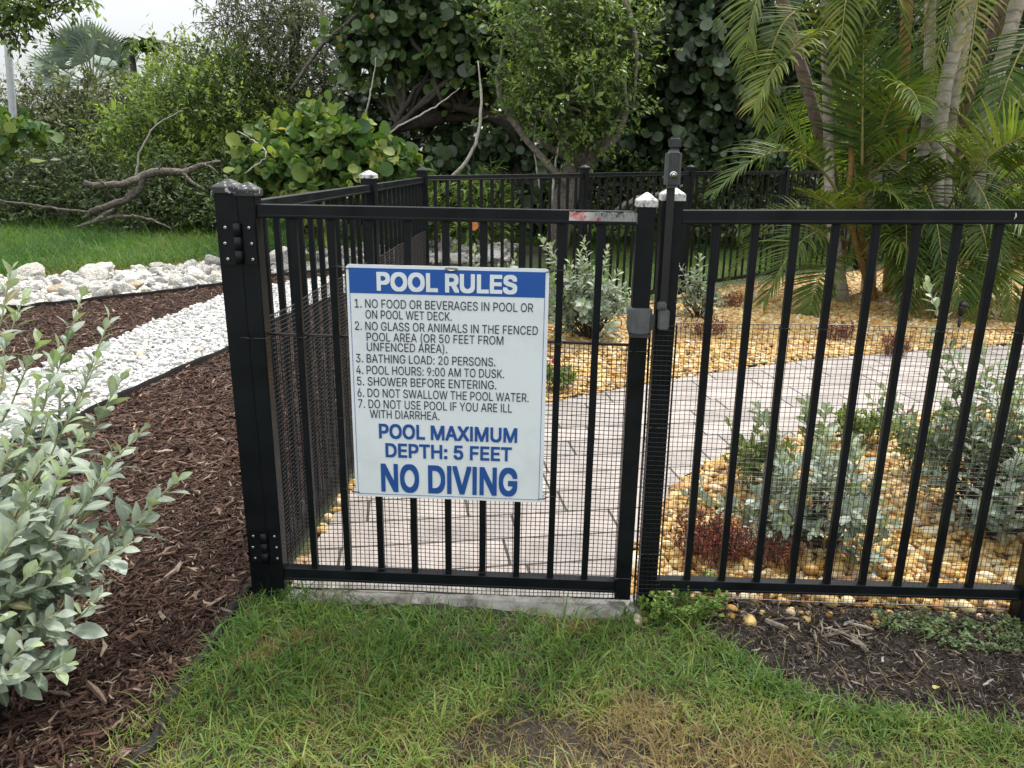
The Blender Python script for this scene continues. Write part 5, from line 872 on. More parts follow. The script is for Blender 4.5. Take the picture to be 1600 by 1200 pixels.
silver_bush('silver_shrub', 'grey green silver shrub with sprawling dark stems just behind the middle of the right fence', c,
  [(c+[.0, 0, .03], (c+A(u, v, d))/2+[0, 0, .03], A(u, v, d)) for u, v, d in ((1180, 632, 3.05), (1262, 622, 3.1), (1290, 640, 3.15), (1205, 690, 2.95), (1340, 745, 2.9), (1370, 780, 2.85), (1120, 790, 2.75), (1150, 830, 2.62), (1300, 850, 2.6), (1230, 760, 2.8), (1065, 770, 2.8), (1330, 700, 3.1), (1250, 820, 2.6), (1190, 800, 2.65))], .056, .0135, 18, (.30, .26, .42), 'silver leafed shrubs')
c = G(1545, 835)
silver_bush('silver_shrub', 'tallest silver shrub behind the right end of the fence, one shoot rising far above it', c,
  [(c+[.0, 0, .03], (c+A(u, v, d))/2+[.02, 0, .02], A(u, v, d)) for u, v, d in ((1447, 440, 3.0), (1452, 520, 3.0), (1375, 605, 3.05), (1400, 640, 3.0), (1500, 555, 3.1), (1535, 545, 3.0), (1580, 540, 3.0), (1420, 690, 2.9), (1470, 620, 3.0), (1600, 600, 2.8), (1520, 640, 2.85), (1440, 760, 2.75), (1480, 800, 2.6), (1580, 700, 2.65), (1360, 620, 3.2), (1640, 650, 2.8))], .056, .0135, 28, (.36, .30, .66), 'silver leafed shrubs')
c = np.array([.60, 5.75, 0])
silver_bush('silver_shrub', 'bushy silver shrub beside the far fence, seen right of the sign through the gate', c,
  [(c, (c+A(u, v, d))/2+[0, 0, .04], A(u, v, d)) for u, v, d in ((843, 372, 5.8), (858, 385, 5.7), (913, 372, 5.8), (905, 395, 5.6), (950, 385, 5.8), (965, 425, 5.6), (880, 420, 5.5), (930, 440, 5.5), (970, 450, 5.6), (840, 440, 5.6), (910, 470, 5.3), (890, 410, 5.8), (945, 410, 5.7))], .060, .016, 34, (.42, .36, .66), 'silver leafed shrubs')
c = np.array([1.62, 6.6, 0])
silver_bush('silver_shrub', 'small silver shrub just right of the latch post on the golden gravel', c,
  [(c, (c+A(u, v, d))/2+[0, 0, .03], A(u, v, d)) for u, v, d in ((1093, 400, 6.6), (1085, 425, 6.5), (1062, 415, 6.6), (1098, 430, 6.5), (1050, 430, 6.6), (1030, 420, 6.6))], .062, .018, 14, (.26, .24, .36), 'silver leafed shrubs')
c = np.array([-.30, 5.6, 0])
silver_bush('silver_shrub', 'slender silver shrub whose tip shows above the top edge of the sign', c,
  [(c, (c+A(u, v, d))/2+[0, 0, .03], A(u, v, d)) for u, v, d in ((742, 382, 5.7), (748, 400, 5.6), (735, 415, 5.6), (805, 402, 5.6), (700, 440, 5.5))], .060, .018, 10, (.26, .24, .45), 'silver leafed shrubs')

# red and flowering ground plants
MRED = m_leaf('red_foliage', [(0, (.10, .025, .022)), (.6, (.19, .045, .038)), (1, (.27, .10, .06))], .6, .2, None, .25, 40)
def tuft(name, label, cat, u, v, rx, h, n, m, leafw=.004, group=None, branch=3, stemr=.0012, lean=.8):
    c = G(u, v); t = thing(name, label, cat, (c[0], c[1], 0), group=group); g = Geo(); lf = Geo()
    for k in range(n):
        a = rng.uniform(0, 6.28); r = math.sqrt(rng.random()); b = np.array([rx*.65*r*math.cos(a), rx*.5*r*math.sin(a), 0]); e = b*1.35+np.array([rng.normal()*rx*.2, rng.normal()*rx*.2, h*rng.uniform(.5, 1.05)])
        P = bez(b, (b+e)/2+rng.normal(0, .01, 3), e, 7); g.tube(P, np.linspace(stemr*1.5, stemr*.7, 7), 4, rnd=rng.random())
        for _ in range(branch):
            i = rng.integers(2, 6); q = P[i]+np.array([rng.normal()*.02, rng.normal()*.02, .03+.02*rng.random()])*h/.12; g.tube(np.stack([P[i], (P[i]+q)/2+rng.normal(0, .003, 3), q]), stemr*.8, 4, rnd=rng.random())
            m_ = 4; d = rng.normal(size=(m_, 3))+[0, 0, .5]; lf.scatter(LELL[0], LELL[1], frames(d, rng.normal(size=(m_, 3))+[0, 0, .6]), q+rng.normal(0, .004, (m_, 3)), np.full(m_, leafw*3.2), rng.random(m_), LELL[2])
    lf.obj('foliage', m, t); g.obj('stem', m, t); return t
tuft('red_shrub', 'low wiry dark red plant on the gravel just right of the latch post', 'plant', 1115, 878, .15, .13, 110, MRED, .004, branch=4)
tuft('red_shrub', 'smaller dark red wiry plant beside the low one, further from the latch post', 'plant', 1205, 885, .11, .10, 45, MRED, .004, branch=3)
MSPUR = m_leaf('red_succulent', [(0, (.13, .045, .03)), (.6, (.24, .07, .05)), (1, (.17, .14, .06))], .5, .2, None, .3, 40)
for u, v, sz, lab in ((1142, 482, .15, 'small bright red tuft highest on the golden gravel beside the latch post'), (1105, 528, .19, 'small dull red tuft on the gravel just above the top of the netting'), (1308, 532, .15, 'small red and green tuft on the gravel in front of the palm'), (1397, 556, .10, 'tiny red tuft on the gravel next to the far edge of the path'), (900, 520, .2, 'green and reddish grassy tuft behind the gate below the silver shrub')):
    tuft('red_tuft', lab, 'plant', u, v, sz, .12, 55, MSPUR if u > 950 else m_leaf('olive_foliage', [(0, (.05, .08, .02)), (1, (.12, .14, .04))], .6, .2), .007, 'small tufts on the golden gravel', 2, .0016)
MLOW = m_leaf('low_green_leaf', [(0, (.09, .14, .045)), (1, (.20, .24, .08))], .5, .3, None, .3, 40)
MPINK = m_leaf('magenta_petal', [(0, (.48, .02, .19)), (1, (.62, .05, .28))], .5, .3, None, .3, 60)
def flowers(u, v, d0, pts, lab, rx=.13, h=.2):
    c = G(u, v); t = tuft('flowering_plant', lab, 'plant', u, v, rx, h, 34, MLOW, .013, 'magenta flowering plants')
    for fu, fv, fd in pts:
        p = A(fu, fv, fd)-np.array([c[0], c[1], 0]); g = Geo()
        a = np.arange(7)*2*math.pi/7; dr = np.stack([np.cos(a), -.5+.5*np.sin(a)*0, np.sin(a)], -1); 
        g.scatter(RV*np.array([1.0, 1, 1]), [RF], frames(dr, np.array([[0, -1.0, .5]]*7)), np.repeat(p[None], 7, 0), np.full(7, .020), rng.random(7)); g.obj('flower', MPINK, t)
        g = Geo(); g.tube(bez(np.array([0, 0, 0.02]), p*.5+np.array([0, 0, .02]), p, 6), .0012, 4); g.obj('flower_stem', MLOW, t)
flowers(1175, 770, 3.0, [(1184, 706, 3.02), (1196, 717, 2.98), (1160, 712, 3.1)], 'green plant with two magenta flowers beside the near edge of the path')
flowers(1440, 745, 3.2, [(1421, 644, 3.3), (1476, 674, 3.1), (1462, 667, 3.15)], 'green plant with magenta flowers among the tall silver shrub')
flowers(1522, 745, 3.0, [(1521, 686, 3.0), (1530, 640, 3.1)], 'green plant with a magenta flower at the right of the tall silver shrub')
flowers(868, 612, 4.0, [(866, 564, 4.35), (872, 572, 4.3)], 'low plant with pink flowers at the far path edge right of the sign', .10, .12)
flowers(1340, 700, 3.4, [], 'low green plant on the gravel between the two silver shrubs', .14, .14)
# path light
c = G(1497, 516); t = thing('path_light', 'small black stake light on the gravel in front of the palms', 'garden light', (c[0], c[1], 0))
g = Geo(); g.tube([(0, 0, -.05), (0, 0, .14)], .012, 10); g.obj('stake', MPLAS, t, True)
g = Geo(); g.tube([(0, 0, .13), (0, -.004, .17), (0, -.02, .215)], [.02, .030, .034], 14); g.tube([(0, -.018, .212), (0, -.026, .235)], [.036, .030], 14); g.obj('lamp_head', MPLAS, t, True)
c = np.array([BACK[0][0]+.0, 5.6]); 
t = thing('marker_disc', 'small orange disc hanging behind the far fence above the sign', 'reflector', A(740, 353, 7.2), (RAD(90), 0, .2))
g = Geo(); g.tube([(0, 0, -.006), (0, 0, .004)], [.045, .045], 18); g.tube([(0, 0, .004), (0, 0, .007)], [.045, .038], 18); g.obj('disc', m_plain('orange_plastic', (.5, .17, .06), .5, .2, 30), t)
g = Geo(); g.tube([(0, .04, 0), (0, .35, -.02), (.01, 1.0, .0)], .0025, 5); g.obj('hanging_wire', MPLAS, t)
c = G(690, 418); t = thing('marker_flag', 'little red marker flag on a wire beside the white rocks behind the fence', 'flag', (c[0], c[1], 0))
g = Geo(); g.tube([(0, 0, -.03), (0, 0, .42)], .003, 5); g.obj('wire', MSTEEL, t)
g = Geo(); g.add([(.003, 0, .42), (.05, .01, .36), (.07, -.01, .27), (.02, .01, .22), (.003, 0, .30), (.003, .002, .42), (.05, .012, .36), (.07, -.008, .27), (.02, .012, .22), (.003, .002, .30)], [(0, 1, 2, 3, 4), (9, 8, 7, 6, 5)]); g.obj('cloth', m_plain('red_cloth', (.45, .03, .04), .8), t)

# ------------------------------------------------------------------ palms
def m_palm(name, stops): return m_leaf(name, stops, .5, .34, (.18, .20, .06), .18, 9)
MPALM = m_palm('palm_leaflet', [(0, (.26, .19, .09)), (.12, (.25, .22, .07)), (.3, (.15, .19, .035)), (.65, (.066, .115, .022)), (1, (.020, .048, .014))])
MRACH = m_rnd('palm_rachis', [(0, (.20, .20, .06)), (1, (.26, .22, .08))], .5, 20, .3)
def m_palmtrunk(name, a, b, ringcol):
    m, N, L, B = mat(name); n = noise(N, L, 16, 5, rough=.65); t = N.new('ShaderNodeTexCoord'); w = N.new('ShaderNodeTexWave'); w.bands_direction = 'Z'
    w.inputs['Scale'].default_value = 2.6; w.inputs['Distortion'].default_value = 6.0; w.inputs['Detail'].default_value = 2; L.new(t.outputs['Object'], w.inputs['Vector'])
    r = ramp(N, [(.3, a), (.7, b)]); L.new(n.outputs['Fac'], r.inputs['Fac']); q = ramp(N, [(.02, (.6, .6, .6)), (.10, (0, 0, 0))]); L.new(w.outputs['Color'], q.inputs['Fac'])
    L.new(mixc(N, L, q.outputs['Color'], r.outputs['Color'], ringcol), B.inputs['Base Color']); B.inputs['Roughness'].default_value = .8; bump(N, L, B, n.outputs['Fac'], .7, .012); return m
MPT = m_palmtrunk('pale_palm_trunk', (.26, .235, .20), (.50, .46, .41), (.15, .13, .11)); MPTA = m_palmtrunk('amber_palm_stem', (.22, .12, .035), (.33, .20, .06), (.16, .11, .06)); MPTD = m_palmtrunk('brown_palm_trunk', (.09, .06, .045), (.20, .14, .11), (.05, .04, .03))
def frond(parent, P0, P1_, P2_, leaf=.5, n=38, base=.18, rnd=.6, droop=1.0, vee=.25, wid=.022, flip=None, tiprnd=None):
    """one feather leaf: a curved rachis with narrow leaflets along both sides"""
    P = bez(P0, P1_, P2_, 30); T_ = nrm(np.gradient(P, axis=0)); g = Geo(); s_ = Geo(); s_.tube(P, np.linspace(.014, .003, 30), 6)
    tt = np.linspace(base, .99, n)
    for sd in (-1, 1):
        x = np.clip(tt+rng.normal(0, .004, n), 0, 1)*29; o = np.stack([np.interp(x, np.arange(30), P[:, j]) for j in range(3)], -1); tn = nrm(np.stack([np.interp(x, np.arange(30), T_[:, j]) for j in range(3)], -1))
        up = np.array([0, 0, 1.0]) if flip is None else np.asarray(flip, float)
        side = nrm(np.cross(tn, up)+1e-4); upn = np.cross(side, tn)
        L = leaf*np.interp(tt, [base, .35, .6, 1], [.62, 1.0, .95, .35])*np.exp(rng.normal(0, .08, n))
        fwd = np.interp(tt, [base, .6, 1], [.45, .75, 1.6])
        d = nrm(side*sd+tn*fwd[:, None]+upn*vee+rng.normal(0, .07, (n, 3)))
        ns = 6; v = np.linspace(0, 1, ns); w = wid*np.array([.45, 1, .95, .75, .45, .04])
        pts = []; cur = o.copy(); dd = d.copy(); dr = droop*np.exp(rng.normal(0, .25, n))
        for i in range(ns):
            pts.append(cur.copy()); cur = cur+dd*(L/(ns-1))[:, None]; dd = nrm(dd+np.array([0, 0, -1.0])*(dr*.30*(i+1)/3)[:, None])
        pts = np.stack(pts, 1); td = nrm(np.gradient(pts, axis=1)); wv = nrm(np.cross(td, np.cross(side*sd, tn)[:, None, :]+.15*rng.normal(size=(n, 1, 3))))
        nm = np.cross(td, wv); k = (w*.5)[None, :, None]
        Lf = pts-wv*k+nm*k*.35; Rt = pts+wv*k+nm*k*.35
        V = np.concatenate([pts, Lf, Rt], 1).reshape(-1, 3); F = []
        for i in range(ns-1): F += [(i, i+1, ns+i+1, ns+i), (2*ns+i, 2*ns+i+1, i+1, i)]
        F = (np.array(F)[None]+(np.arange(n)*3*ns)[:, None, None]).reshape(-1, 4)
        rr = np.clip(rnd+rng.normal(0, .10, n), 0, 1)[:, None]*np.ones((1, 3*ns)); tip = np.tile(v, 3)[None]; rr = np.clip(rr-np.where(tip > .85, rng.uniform(0, .5, n)[:, None], 0), 0, 1)
        g.add(V, F, rr.ravel(), np.tile(np.r_[np.full(ns, .55), np.zeros(2*ns)], n))
    f = g.obj('frond', MPALM, parent, True); s_.obj('rachis', MRACH, f, True)
    return f
def trunk(parent, pts, r, m, name='trunk', rough=.03):
    P = crv(pts, 26); rr = np.interp(np.linspace(0, 1, 26), np.linspace(0, 1, len(np.atleast_1d(r))), np.atleast_1d(r))*(1+.05*np.sin(np.arange(26)*2.1))
    g = Geo(); g.tube(P, rr, 14, rough=rough); return g.obj(name, m, parent, True)
def rel(c): 
    c = np.array([c[0], c[1], 0]); return lambda u, v, d: A(u, v, d)-c
cA = np.array([3.25, 7.45]); R1 = rel(cA)
pa = thing('feather_palm', 'clump of feather palms with thin ringed pale stems left of the thick trunks', 'palm', (*cA, 0), group='palms on the golden gravel')
trunk(pa, [(0, 0, -.05), R1(1299, 330, 7.45), R1(1294, 200, 7.45), R1(1291, 90, 7.4), R1(1288, -60, 7.4), R1(1286, -160, 7.4)], [.060, .044, .040, .038], MPT)
trunk(pa, [(.05, .25, -.05), R1(1302, 300, 7.8), R1(1272, 175, 7.9), R1(1245, 80, 8.0), R1(1215, -30, 8.0), R1(1190, -140, 8.0)], [.075, .06, .054, .05], MPTD)
trunk(pa, [(.45, .5, -.05), R1(1368, 300, 8.0), R1(1362, 190, 8.0), R1(1362, 60, 8.0), R1(1358, -100, 8.0)], [.07, .06, .055, .05], MPT)
trunk(pa, [(.30, .0, -.05), R1(1328, 340, 7.4), R1(1330, 240, 7.4), R1(1327, 130, 7.4), R1(1330, 20, 7.4)], [.03, .024, .02, .014], MPTA, 'stem')
trunk(pa, [(.38, .1, -.05), R1(1345, 360, 7.45), R1(1352, 280, 7.45), R1(1350, 200, 7.45)], [.028, .022, .018], MPTA, 'stem')
FA = [((1312, 310, 7.4), (1232, 236, 7.0), (1118, 300, 6.7), .48, .62), ((1345, 300, 7.4), (1440, 222, 7.0), (1535, 262, 6.8), .55, .55), ((1350, 300, 7.45), (1398, 150, 7.1), (1440, 175, 6.6), .50, .5),
      ((1300, 20, 7.4), (1222, 40, 7.1), (1192, 195, 6.9), .42, .45), ((1290, -60, 7.4), (1200, -30, 7.2), (1165, 100, 7.1), .45, .5), ((1300, 60, 7.4), (1240, 75, 7.0), (1178, 165, 6.7), .46, .4),
      ((1310, 345, 7.3), (1372, 296, 6.9), (1432, 350, 6.6), .50, .55), ((1325, 380, 7.35), (1262, 370, 7.0), (1195, 470, 6.8), .46, .6), ((1335, 400, 7.3), (1290, 420, 6.9), (1262, 500, 6.7), .40, .55), ((1345, 400, 7.3), (1400, 370, 6.8), (1440, 460, 6.5), .50, .6),
      ((1340, 350, 7.45), (1330, 220, 7.5), (1300, 100, 7.4), .50, .6), ((1345, 330, 7.45), (1370, 200, 7.5), (1385, 90, 7.5), .5, .65), ((1335, 340, 7.5), (1260, 230, 7.6), (1215, 170, 7.7), .45, .7), ((1325, 400, 7.5), (1230, 340, 7.7), (1165, 370, 7.8), .45, .75),
      ((1350, 60, 7.6), (1375, -40, 7.4), (1420, 60, 7.2), .5, .6), ((1330, 10, 7.5), (1330, -60, 7.3), (1310, 100, 7.0), .5, .35), ((1330, 370, 7.3), (1310, 330, 6.9), (1262, 300, 6.6), .36, .5)]
for a, b, c, l, r in FA: frond(pa, R1(*a), R1(*b), R1(*c), l, rnd=r, droop=.6 if l > .45 else .45, vee=.4)
f = frond(pa, R1(1347, 260, 7.3), R1(1348, 140, 7.25), R1(1350, 20, 7.2), .62, 30, .1, .82, .05, .0, .03, flip=(0, 1, .1))      # young closed spear leaf
frond(pa, R1(1322, 130, 7.4), R1(1310, 60, 7.3), R1(1345, -20, 7.2), .45, rnd=.35)
cB = np.array([4.35, 7.5]); R2 = rel(cB)
pb = thing('feather_palm', 'feather palms with thick pale leaning trunks at the right edge', 'palm', (*cB, 0), group='palms on the golden gravel')
trunk(pb, [(-.12, 0, -.05), R2(1462, 320, 7.5), R2(1473, 160, 7.5), R2(1493, 70, 7.5), R2(1514, -40, 7.5), R2(1530, -140, 7.5)], [.075, .062, .058, .056], MPT)
trunk(pb, [(.0, .15, -.05), R2(1478, 290, 7.65), R2(1489, 170, 7.65), R2(1505, 80, 7.65), R2(1522, -40, 7.65), R2(1535, -150, 7.65)], [.060, .048, .045, .043], MPT)
trunk(pb, [(.45, .3, -.05), R2(1525, 300, 7.8), R2(1546, 160, 7.8), R2(1575, 60, 7.8), R2(1605, -60, 7.8)], [.085, .070, .066, .062], MPT)
trunk(pb, [(.1, .6, -.05), R2(1490, 250, 8.1), R2(1520, 130, 8.1), R2(1560, 20, 8.1), R2(1590, -70, 8.1)], [.065, .055, .05, .045], MPTD)
trunk(pb, [(-.4, .5, -.05), R2(1405, 250, 8.0), R2(1410, 130, 8.0), R2(1417, 20, 8.0), R2(1420, -70, 8.0)], [.07, .058, .052, .05], MPTA)
trunk(pb, [(-.2, .7, -.05), R2(1447, 200, 8.2), R2(1452, 80, 8.2), R2(1455, -70, 8.2)], [.06, .05, .05], MPT)
FB = [((1480, 330, 7.2), (1550, 240, 6.6), (1650, 205, 6.3), .50, .44), ((1500, 380, 7.3), (1530, 350, 6.8), (1548, 450, 6.5), .46, .6), ((1540, 380, 7.3), (1585, 340, 6.8), (1640, 420, 6.5), .50, .62), ((1640, 20, 7.2), (1590, 90, 7.0), (1556, 190, 6.8), .50, .62),
      ((1470, 400, 7.4), (1430, 380, 6.9), (1420, 480, 6.6), .50, .65), ((1530, 400, 7.3), (1570, 390, 6.8), (1580, 500, 6.5), .46, .45), ((1470, 330, 7.5), (1420, 260, 7.3), (1380, 330, 7.0), .48, .7), ((1560, 300, 7.6), (1610, 250, 7.3), (1660, 330, 7.0), .5, .7),
      ((1480, 420, 7.2), (1490, 400, 6.7), (1500, 470, 6.4), .45, .75), ((1440, 60, 8.2), (1480, -40, 8.0), (1530, 80, 7.8), .5, .6), ((1420, 60, 8.0), (1380, -40, 7.8), (1345, 100, 7.6), .48, .5), ((1560, 60, 8.2), (1600, 0, 8.0), (1650, 110, 7.8), .5, .6),
      ((1480, 300, 7.9), (1500, 130, 8.2), (1470, 60, 8.4), .5, .8), ((1530, 330, 7.9), (1590, 170, 8.2), (1640, 130, 8.4), .5, .8), ((1440, 330, 7.9), (1400, 200, 8.2), (1420, 90, 8.4), .5, .8), ((1600, 420, 7.2), (1620, 330, 7.0), (1680, 330, 6.8), .5, .5), ((1590, 440, 7.0), (1560, 420, 6.6), (1520, 500, 6.4), .42, .5)]
for k, (a, b, c, l, r) in enumerate(FB): frond(pb, R2(*a), R2(*b), R2(*c), l, rnd=r, droop=.2 if k == 0 else .6, vee=.95 if k == 0 else .4)

def filler(parent, n, x0, x1, z0, z1, az, ln, fall, rnd, leaf=.46):
    """more leaves of the clump, springing from its stems at many heights"""
    for k in range(n):
        b = np.array([rng.uniform(x0, x1), rng.uniform(-.1, .5), rng.uniform(z0, z1)]); a = RAD(rng.uniform(*az)); L = rng.uniform(*ln); d = np.array([math.cos(a), math.sin(a), 0])
        frond(parent, b, b+d*L*.5+np.array([0, 0, rng.uniform(.18, .38)*L]), b+d*L*.95+np.array([0, 0, -rng.uniform(*fall)*L]), leaf*rng.uniform(.8, 1.1), 34, .2, float(np.clip(rng.normal(rnd, .16), .04, .95)), .6, rng.uniform(.25, .6), .019)
filler(pa, 9, -.05, .5, .35, 1.1, (150, 390), (.9, 1.3), (.15, .5), .70)
filler(pa, 4, .1, .5, 1.1, 1.9, (-20, 140), (1.0, 1.5), (.1, .4), .6)
filler(pa, 3, -.1, .45, 2.8, 3.3, (130, 400), (1.1, 1.5), (.35, .6), .5, .5)
filler(pb, 11, -.5, .6, .35, 1.1, (140, 400), (.9, 1.3), (.15, .5), .72)
filler(pb, 6, -.4, .6, 1.0, 1.9, (-10, 190), (1.0, 1.5), (.1, .4), .62)
filler(pb, 2, -.35, -.1, 2.6, 2.8, (200, 300), (.7, .9), (.9, 1.1), .05, .4)
# ------------------------------------------------------------------ trees and bushes behind the fences
def disc_tpl(n=8):
    a = np.linspace(-math.pi/2, 1.5*math.pi, n+1)[:-1]
    V = np.array([(0, .5, -.06)]+[(.52*math.cos(t), .5+.5*math.sin(t), .06*math.cos(2*t)) for t in a]); F = np.array([(0, 1+i, 1+(i+1) % n) for i in range(n)]); return V, [F], np.r_[.7, np.zeros(n)]
TDISC = disc_tpl(9)
TELL = (np.array([(0, 0, 0), (.22, .45, .05), (0, 1, -.08), (-.22, .45, .05), (0, .5, -.02)]), [np.array([(0, 1, 4), (1, 2, 4), (2, 3, 4), (3, 0, 4)])], np.array([.5, 0, .5, 0, .6]))
TNAR = (np.array([(0, 0, 0), (.10, .45, .03), (0, 1, -.12), (-.10, .45, .03)]), [np.array([(0, 1, 2), (0, 2, 3)])], np.array([.4, 0, .4, 0]))
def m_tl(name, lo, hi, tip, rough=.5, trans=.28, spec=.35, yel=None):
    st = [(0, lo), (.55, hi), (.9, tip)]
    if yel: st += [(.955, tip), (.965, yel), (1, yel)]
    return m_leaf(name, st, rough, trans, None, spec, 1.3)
MT = dict(
 dark_grape=m_tl('dark_sea_grape_leaf', (.024, .042, .020), (.042, .074, .030), (.075, .12, .055), .38, .2, .5),
 grape=m_tl('sea_grape_leaf', (.028, .055, .018), (.055, .10, .028), (.11, .17, .05), .42, .28, .45, (.24, .17, .035)),
 grape_y=m_tl('young_sea_grape_leaf', (.035, .080, .022), (.075, .140, .034), (.19, .235, .055), .58, .3, .25, (.40, .26, .05)),
 light=m_tl('light_green_leaf', (.045, .085, .020), (.105, .17, .035), (.23, .31, .07), .5, .32),
 mangrove=m_tl('bushy_green_leaf', (.045, .085, .018), (.11, .175, .03), (.26, .34, .06), .48, .32),
 olive=m_tl('olive_leaf', (.050, .066, .028), (.098, .122, .046), (.17, .20, .085), .5, .22),
 fine=m_tl('fine_grey_leaf', (.040, .050, .024), (.080, .098, .044), (.15, .17, .08), .5, .22),
 under=m_tl('undergrowth_leaf', (.022, .040, .012), (.048, .080, .020), (.10, .14, .035), .5, .22))
def ell(u, v, y, ru, rv, dep=1.0):            # a crown lobe seen at a pixel, y metres ahead
    c = A(u, v, y); s_ = y*1.02/FPX; return (c, np.array([ru*s_, (ru+rv)*.5*s_*dep, rv*s_]))
def crown(lobes, ntw, tpl, leaf, nper=9, tw=.30, sig=.3, up=.35, shell=.5, hang=0.0, jit=.05, tipb=.5, spread=.8, face=0.0):
    """leafy twigs through the outer volume of the lobes"""
    g = Geo(); vol = np.array([np.prod(r)**(2/3.) for c, r in lobes]); cnt = np.maximum(3, (ntw*vol/vol.sum()).astype(int)); st = Geo()
    for (c, r), n in zip(lobes, cnt):
        q = nrm(rng.normal(size=(n, 3))); rad = shell+(1-shell)*rng.random(n)**.7
        lump = 1+.22*np.sin(q@np.array([3.1, 2.2, 4.3])+c[0]*3)+.16*np.sin(q@np.array([-6.2, 7.1, 5.3])+c[2]*5)
        b = c+q*r*(rad*lump)[:, None]; keep = b[:, 2] > .02; b, q, rad = b[keep], q[keep], rad[keep]; n = len(b)
        if n == 0: continue
        d = nrm(q*.8+rng.normal(0, .5, (n, 3))+np.array([0, 0, up])); L = tw*np.exp(rng.normal(0, .3, n))
        tone = rng.normal(0, .19, n)+.12*np.sin(q@np.array([4.1, 3.3, 5.2])+c[0]*5)
        for i in range(nper):
            t = (i+.6)/nper; p = b+d*(L*t)[:, None]-np.array([0, 0, hang])*(L*t*t)[:, None]+rng.normal(0, jit*tw, (n, 3))
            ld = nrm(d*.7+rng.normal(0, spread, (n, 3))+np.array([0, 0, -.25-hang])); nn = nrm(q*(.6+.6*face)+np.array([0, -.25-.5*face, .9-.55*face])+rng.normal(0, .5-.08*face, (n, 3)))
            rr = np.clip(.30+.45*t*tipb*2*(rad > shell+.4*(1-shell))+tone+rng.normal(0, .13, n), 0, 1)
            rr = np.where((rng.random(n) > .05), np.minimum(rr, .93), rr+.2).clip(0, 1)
            g.scatter(tpl[0], tpl[1], frames(ld, nn), p, leaf*np.exp(rng.normal(0, sig, n)), rr, tpl[2])
        m_ = rng.random(n) < .25
        for o, dd, l in zip(b[m_][:60], d[m_][:60], L[m_][:60]): st.tube(np.stack([o-dd*l*.8, o+dd*l*.3, o+dd*l*.9]), np.array([.008, .005, .002])*max(.6, leaf/.08), 3, cap=False, rnd=.5)
    return g, st
def tree(name, label, cat, base, trunk_pts, r0, lobes, ntw, tpl, leaf, m, bark=MBARKD, group='trees and bushes behind the fences', limbs=10, trunks=None, **k):
    base = np.asarray(base, float); b3 = np.array([base[0], base[1], 0]); t = thing(name, label, cat, (*base[:2], 0), group=group)
    g, st = crown([(c-b3, r) for c, r in lobes], ntw, tpl, leaf, **k)
    for V_, F_ in zip([np.concatenate(st.v)] if st.v else [], [[np.concatenate([f for f in st.f])]] if st.v else []): g.add(V_, F_, .5, 0, 1)
    g.obj('crown', [m, bark], t, True)
    w = Geo()
    for tp in ([trunk_pts]+(trunks or [])):
        P = crv([np.asarray(p)-b3 for p in tp], 18); w.tube(P, np.linspace(r0, r0*.45, 18), 9, rough=.06, rnd=rng.random())
        for i in range(limbs):
            c, r = lobes[i % len(lobes)]; e = c-b3+rng.uniform(-.75, .75, 3)*r; s_ = P[rng.integers(7, 18)]
            md = (s_+e)/2+rng.normal(0, .12, 3)*np.linalg.norm(e-s_)
            Q = bez(s_, md, e, 10); Q += np.concatenate([np.zeros((1, 3)), rng.normal(0, .02, (9, 3))]); w.tube(Q, np.linspace(r0*.42, r0*.08, 10), 6, rnd=rng.random())
    w.obj('trunk', bark, t, True); return t
def gb(u, y): p = A(u, 300, y); return np.array([p[0], y, 0.])
tree('tree', 'leafy branch ends of a small-leafed tree reaching in at the top left corner', 'tree', gb(-260, 9.2), [gb(-260, 9.2), A(-240, 20, 9.2), A(-200, -120, 9.2)], .10,
     [ell(10, 5, 9, 50, 34), ell(85, 14, 9.1, 40, 20), ell(15, 48, 9, 26, 20), ell(-60, -20, 9, 70, 60), ell(100, -25, 9.2, 45, 22), ell(60, 38, 9.1, 26, 12)], 420, TELL, .075, MT['light'], nper=8, tw=.20, shell=.25)
tree('bush', 'dull olive bush in front of the far fan palm at the left', 'bush', gb(120, 17), [gb(120, 17), A(125, 250, 17), A(110, 170, 17)], .08,
     [ell(60, 160, 17, 60, 34), ell(140, 155, 17.2, 56, 34), ell(105, 215, 16.8, 90, 45), ell(195, 195, 17, 45, 45), ell(10, 225, 16.8, 60, 40), ell(60, 270, 17, 90, 40), ell(180, 270, 17, 90, 45)], 2100, TELL, .085, MT['olive'], nper=9, tw=.32, shell=.35)
tree('bush', 'big bright green bush with small leaves behind the dead branch', 'bush', gb(330, 15), [gb(330, 15), A(335, 240, 15), A(345, 160, 15)], .07,
     [ell(300, 190, 14.8, 90, 80), ell(385, 165, 15, 80, 75), ell(258, 150, 15.2, 50, 34), ell(345, 115, 15.2, 62, 42), ell(225, 220, 14.6, 70, 55), ell(400, 235, 14.6, 70, 55), ell(310, 265, 14.4, 85, 50)], 2500, TELL, .082, MT['mangrove'], nper=9, tw=.30, shell=.30)
tree('bush', 'low tangled bush at the left edge behind the long grass', 'bush', gb(60, 14.5), [gb(60, 14.5), A(60, 300, 14.5), A(70, 260, 14.5)], .05,
     [ell(20, 290, 14.4, 75, 55), ell(110, 285, 14.4, 75, 50), ell(60, 250, 14.8, 85, 30), ell(-60, 280, 14.4, 70, 70), ell(170, 300, 14.2, 60, 45), ell(0, 320, 14.2, 60, 30), ell(90, 325, 14.1, 80, 26)], 1700, TELL, .07, MT['under'], nper=8, tw=.28, shell=.3)
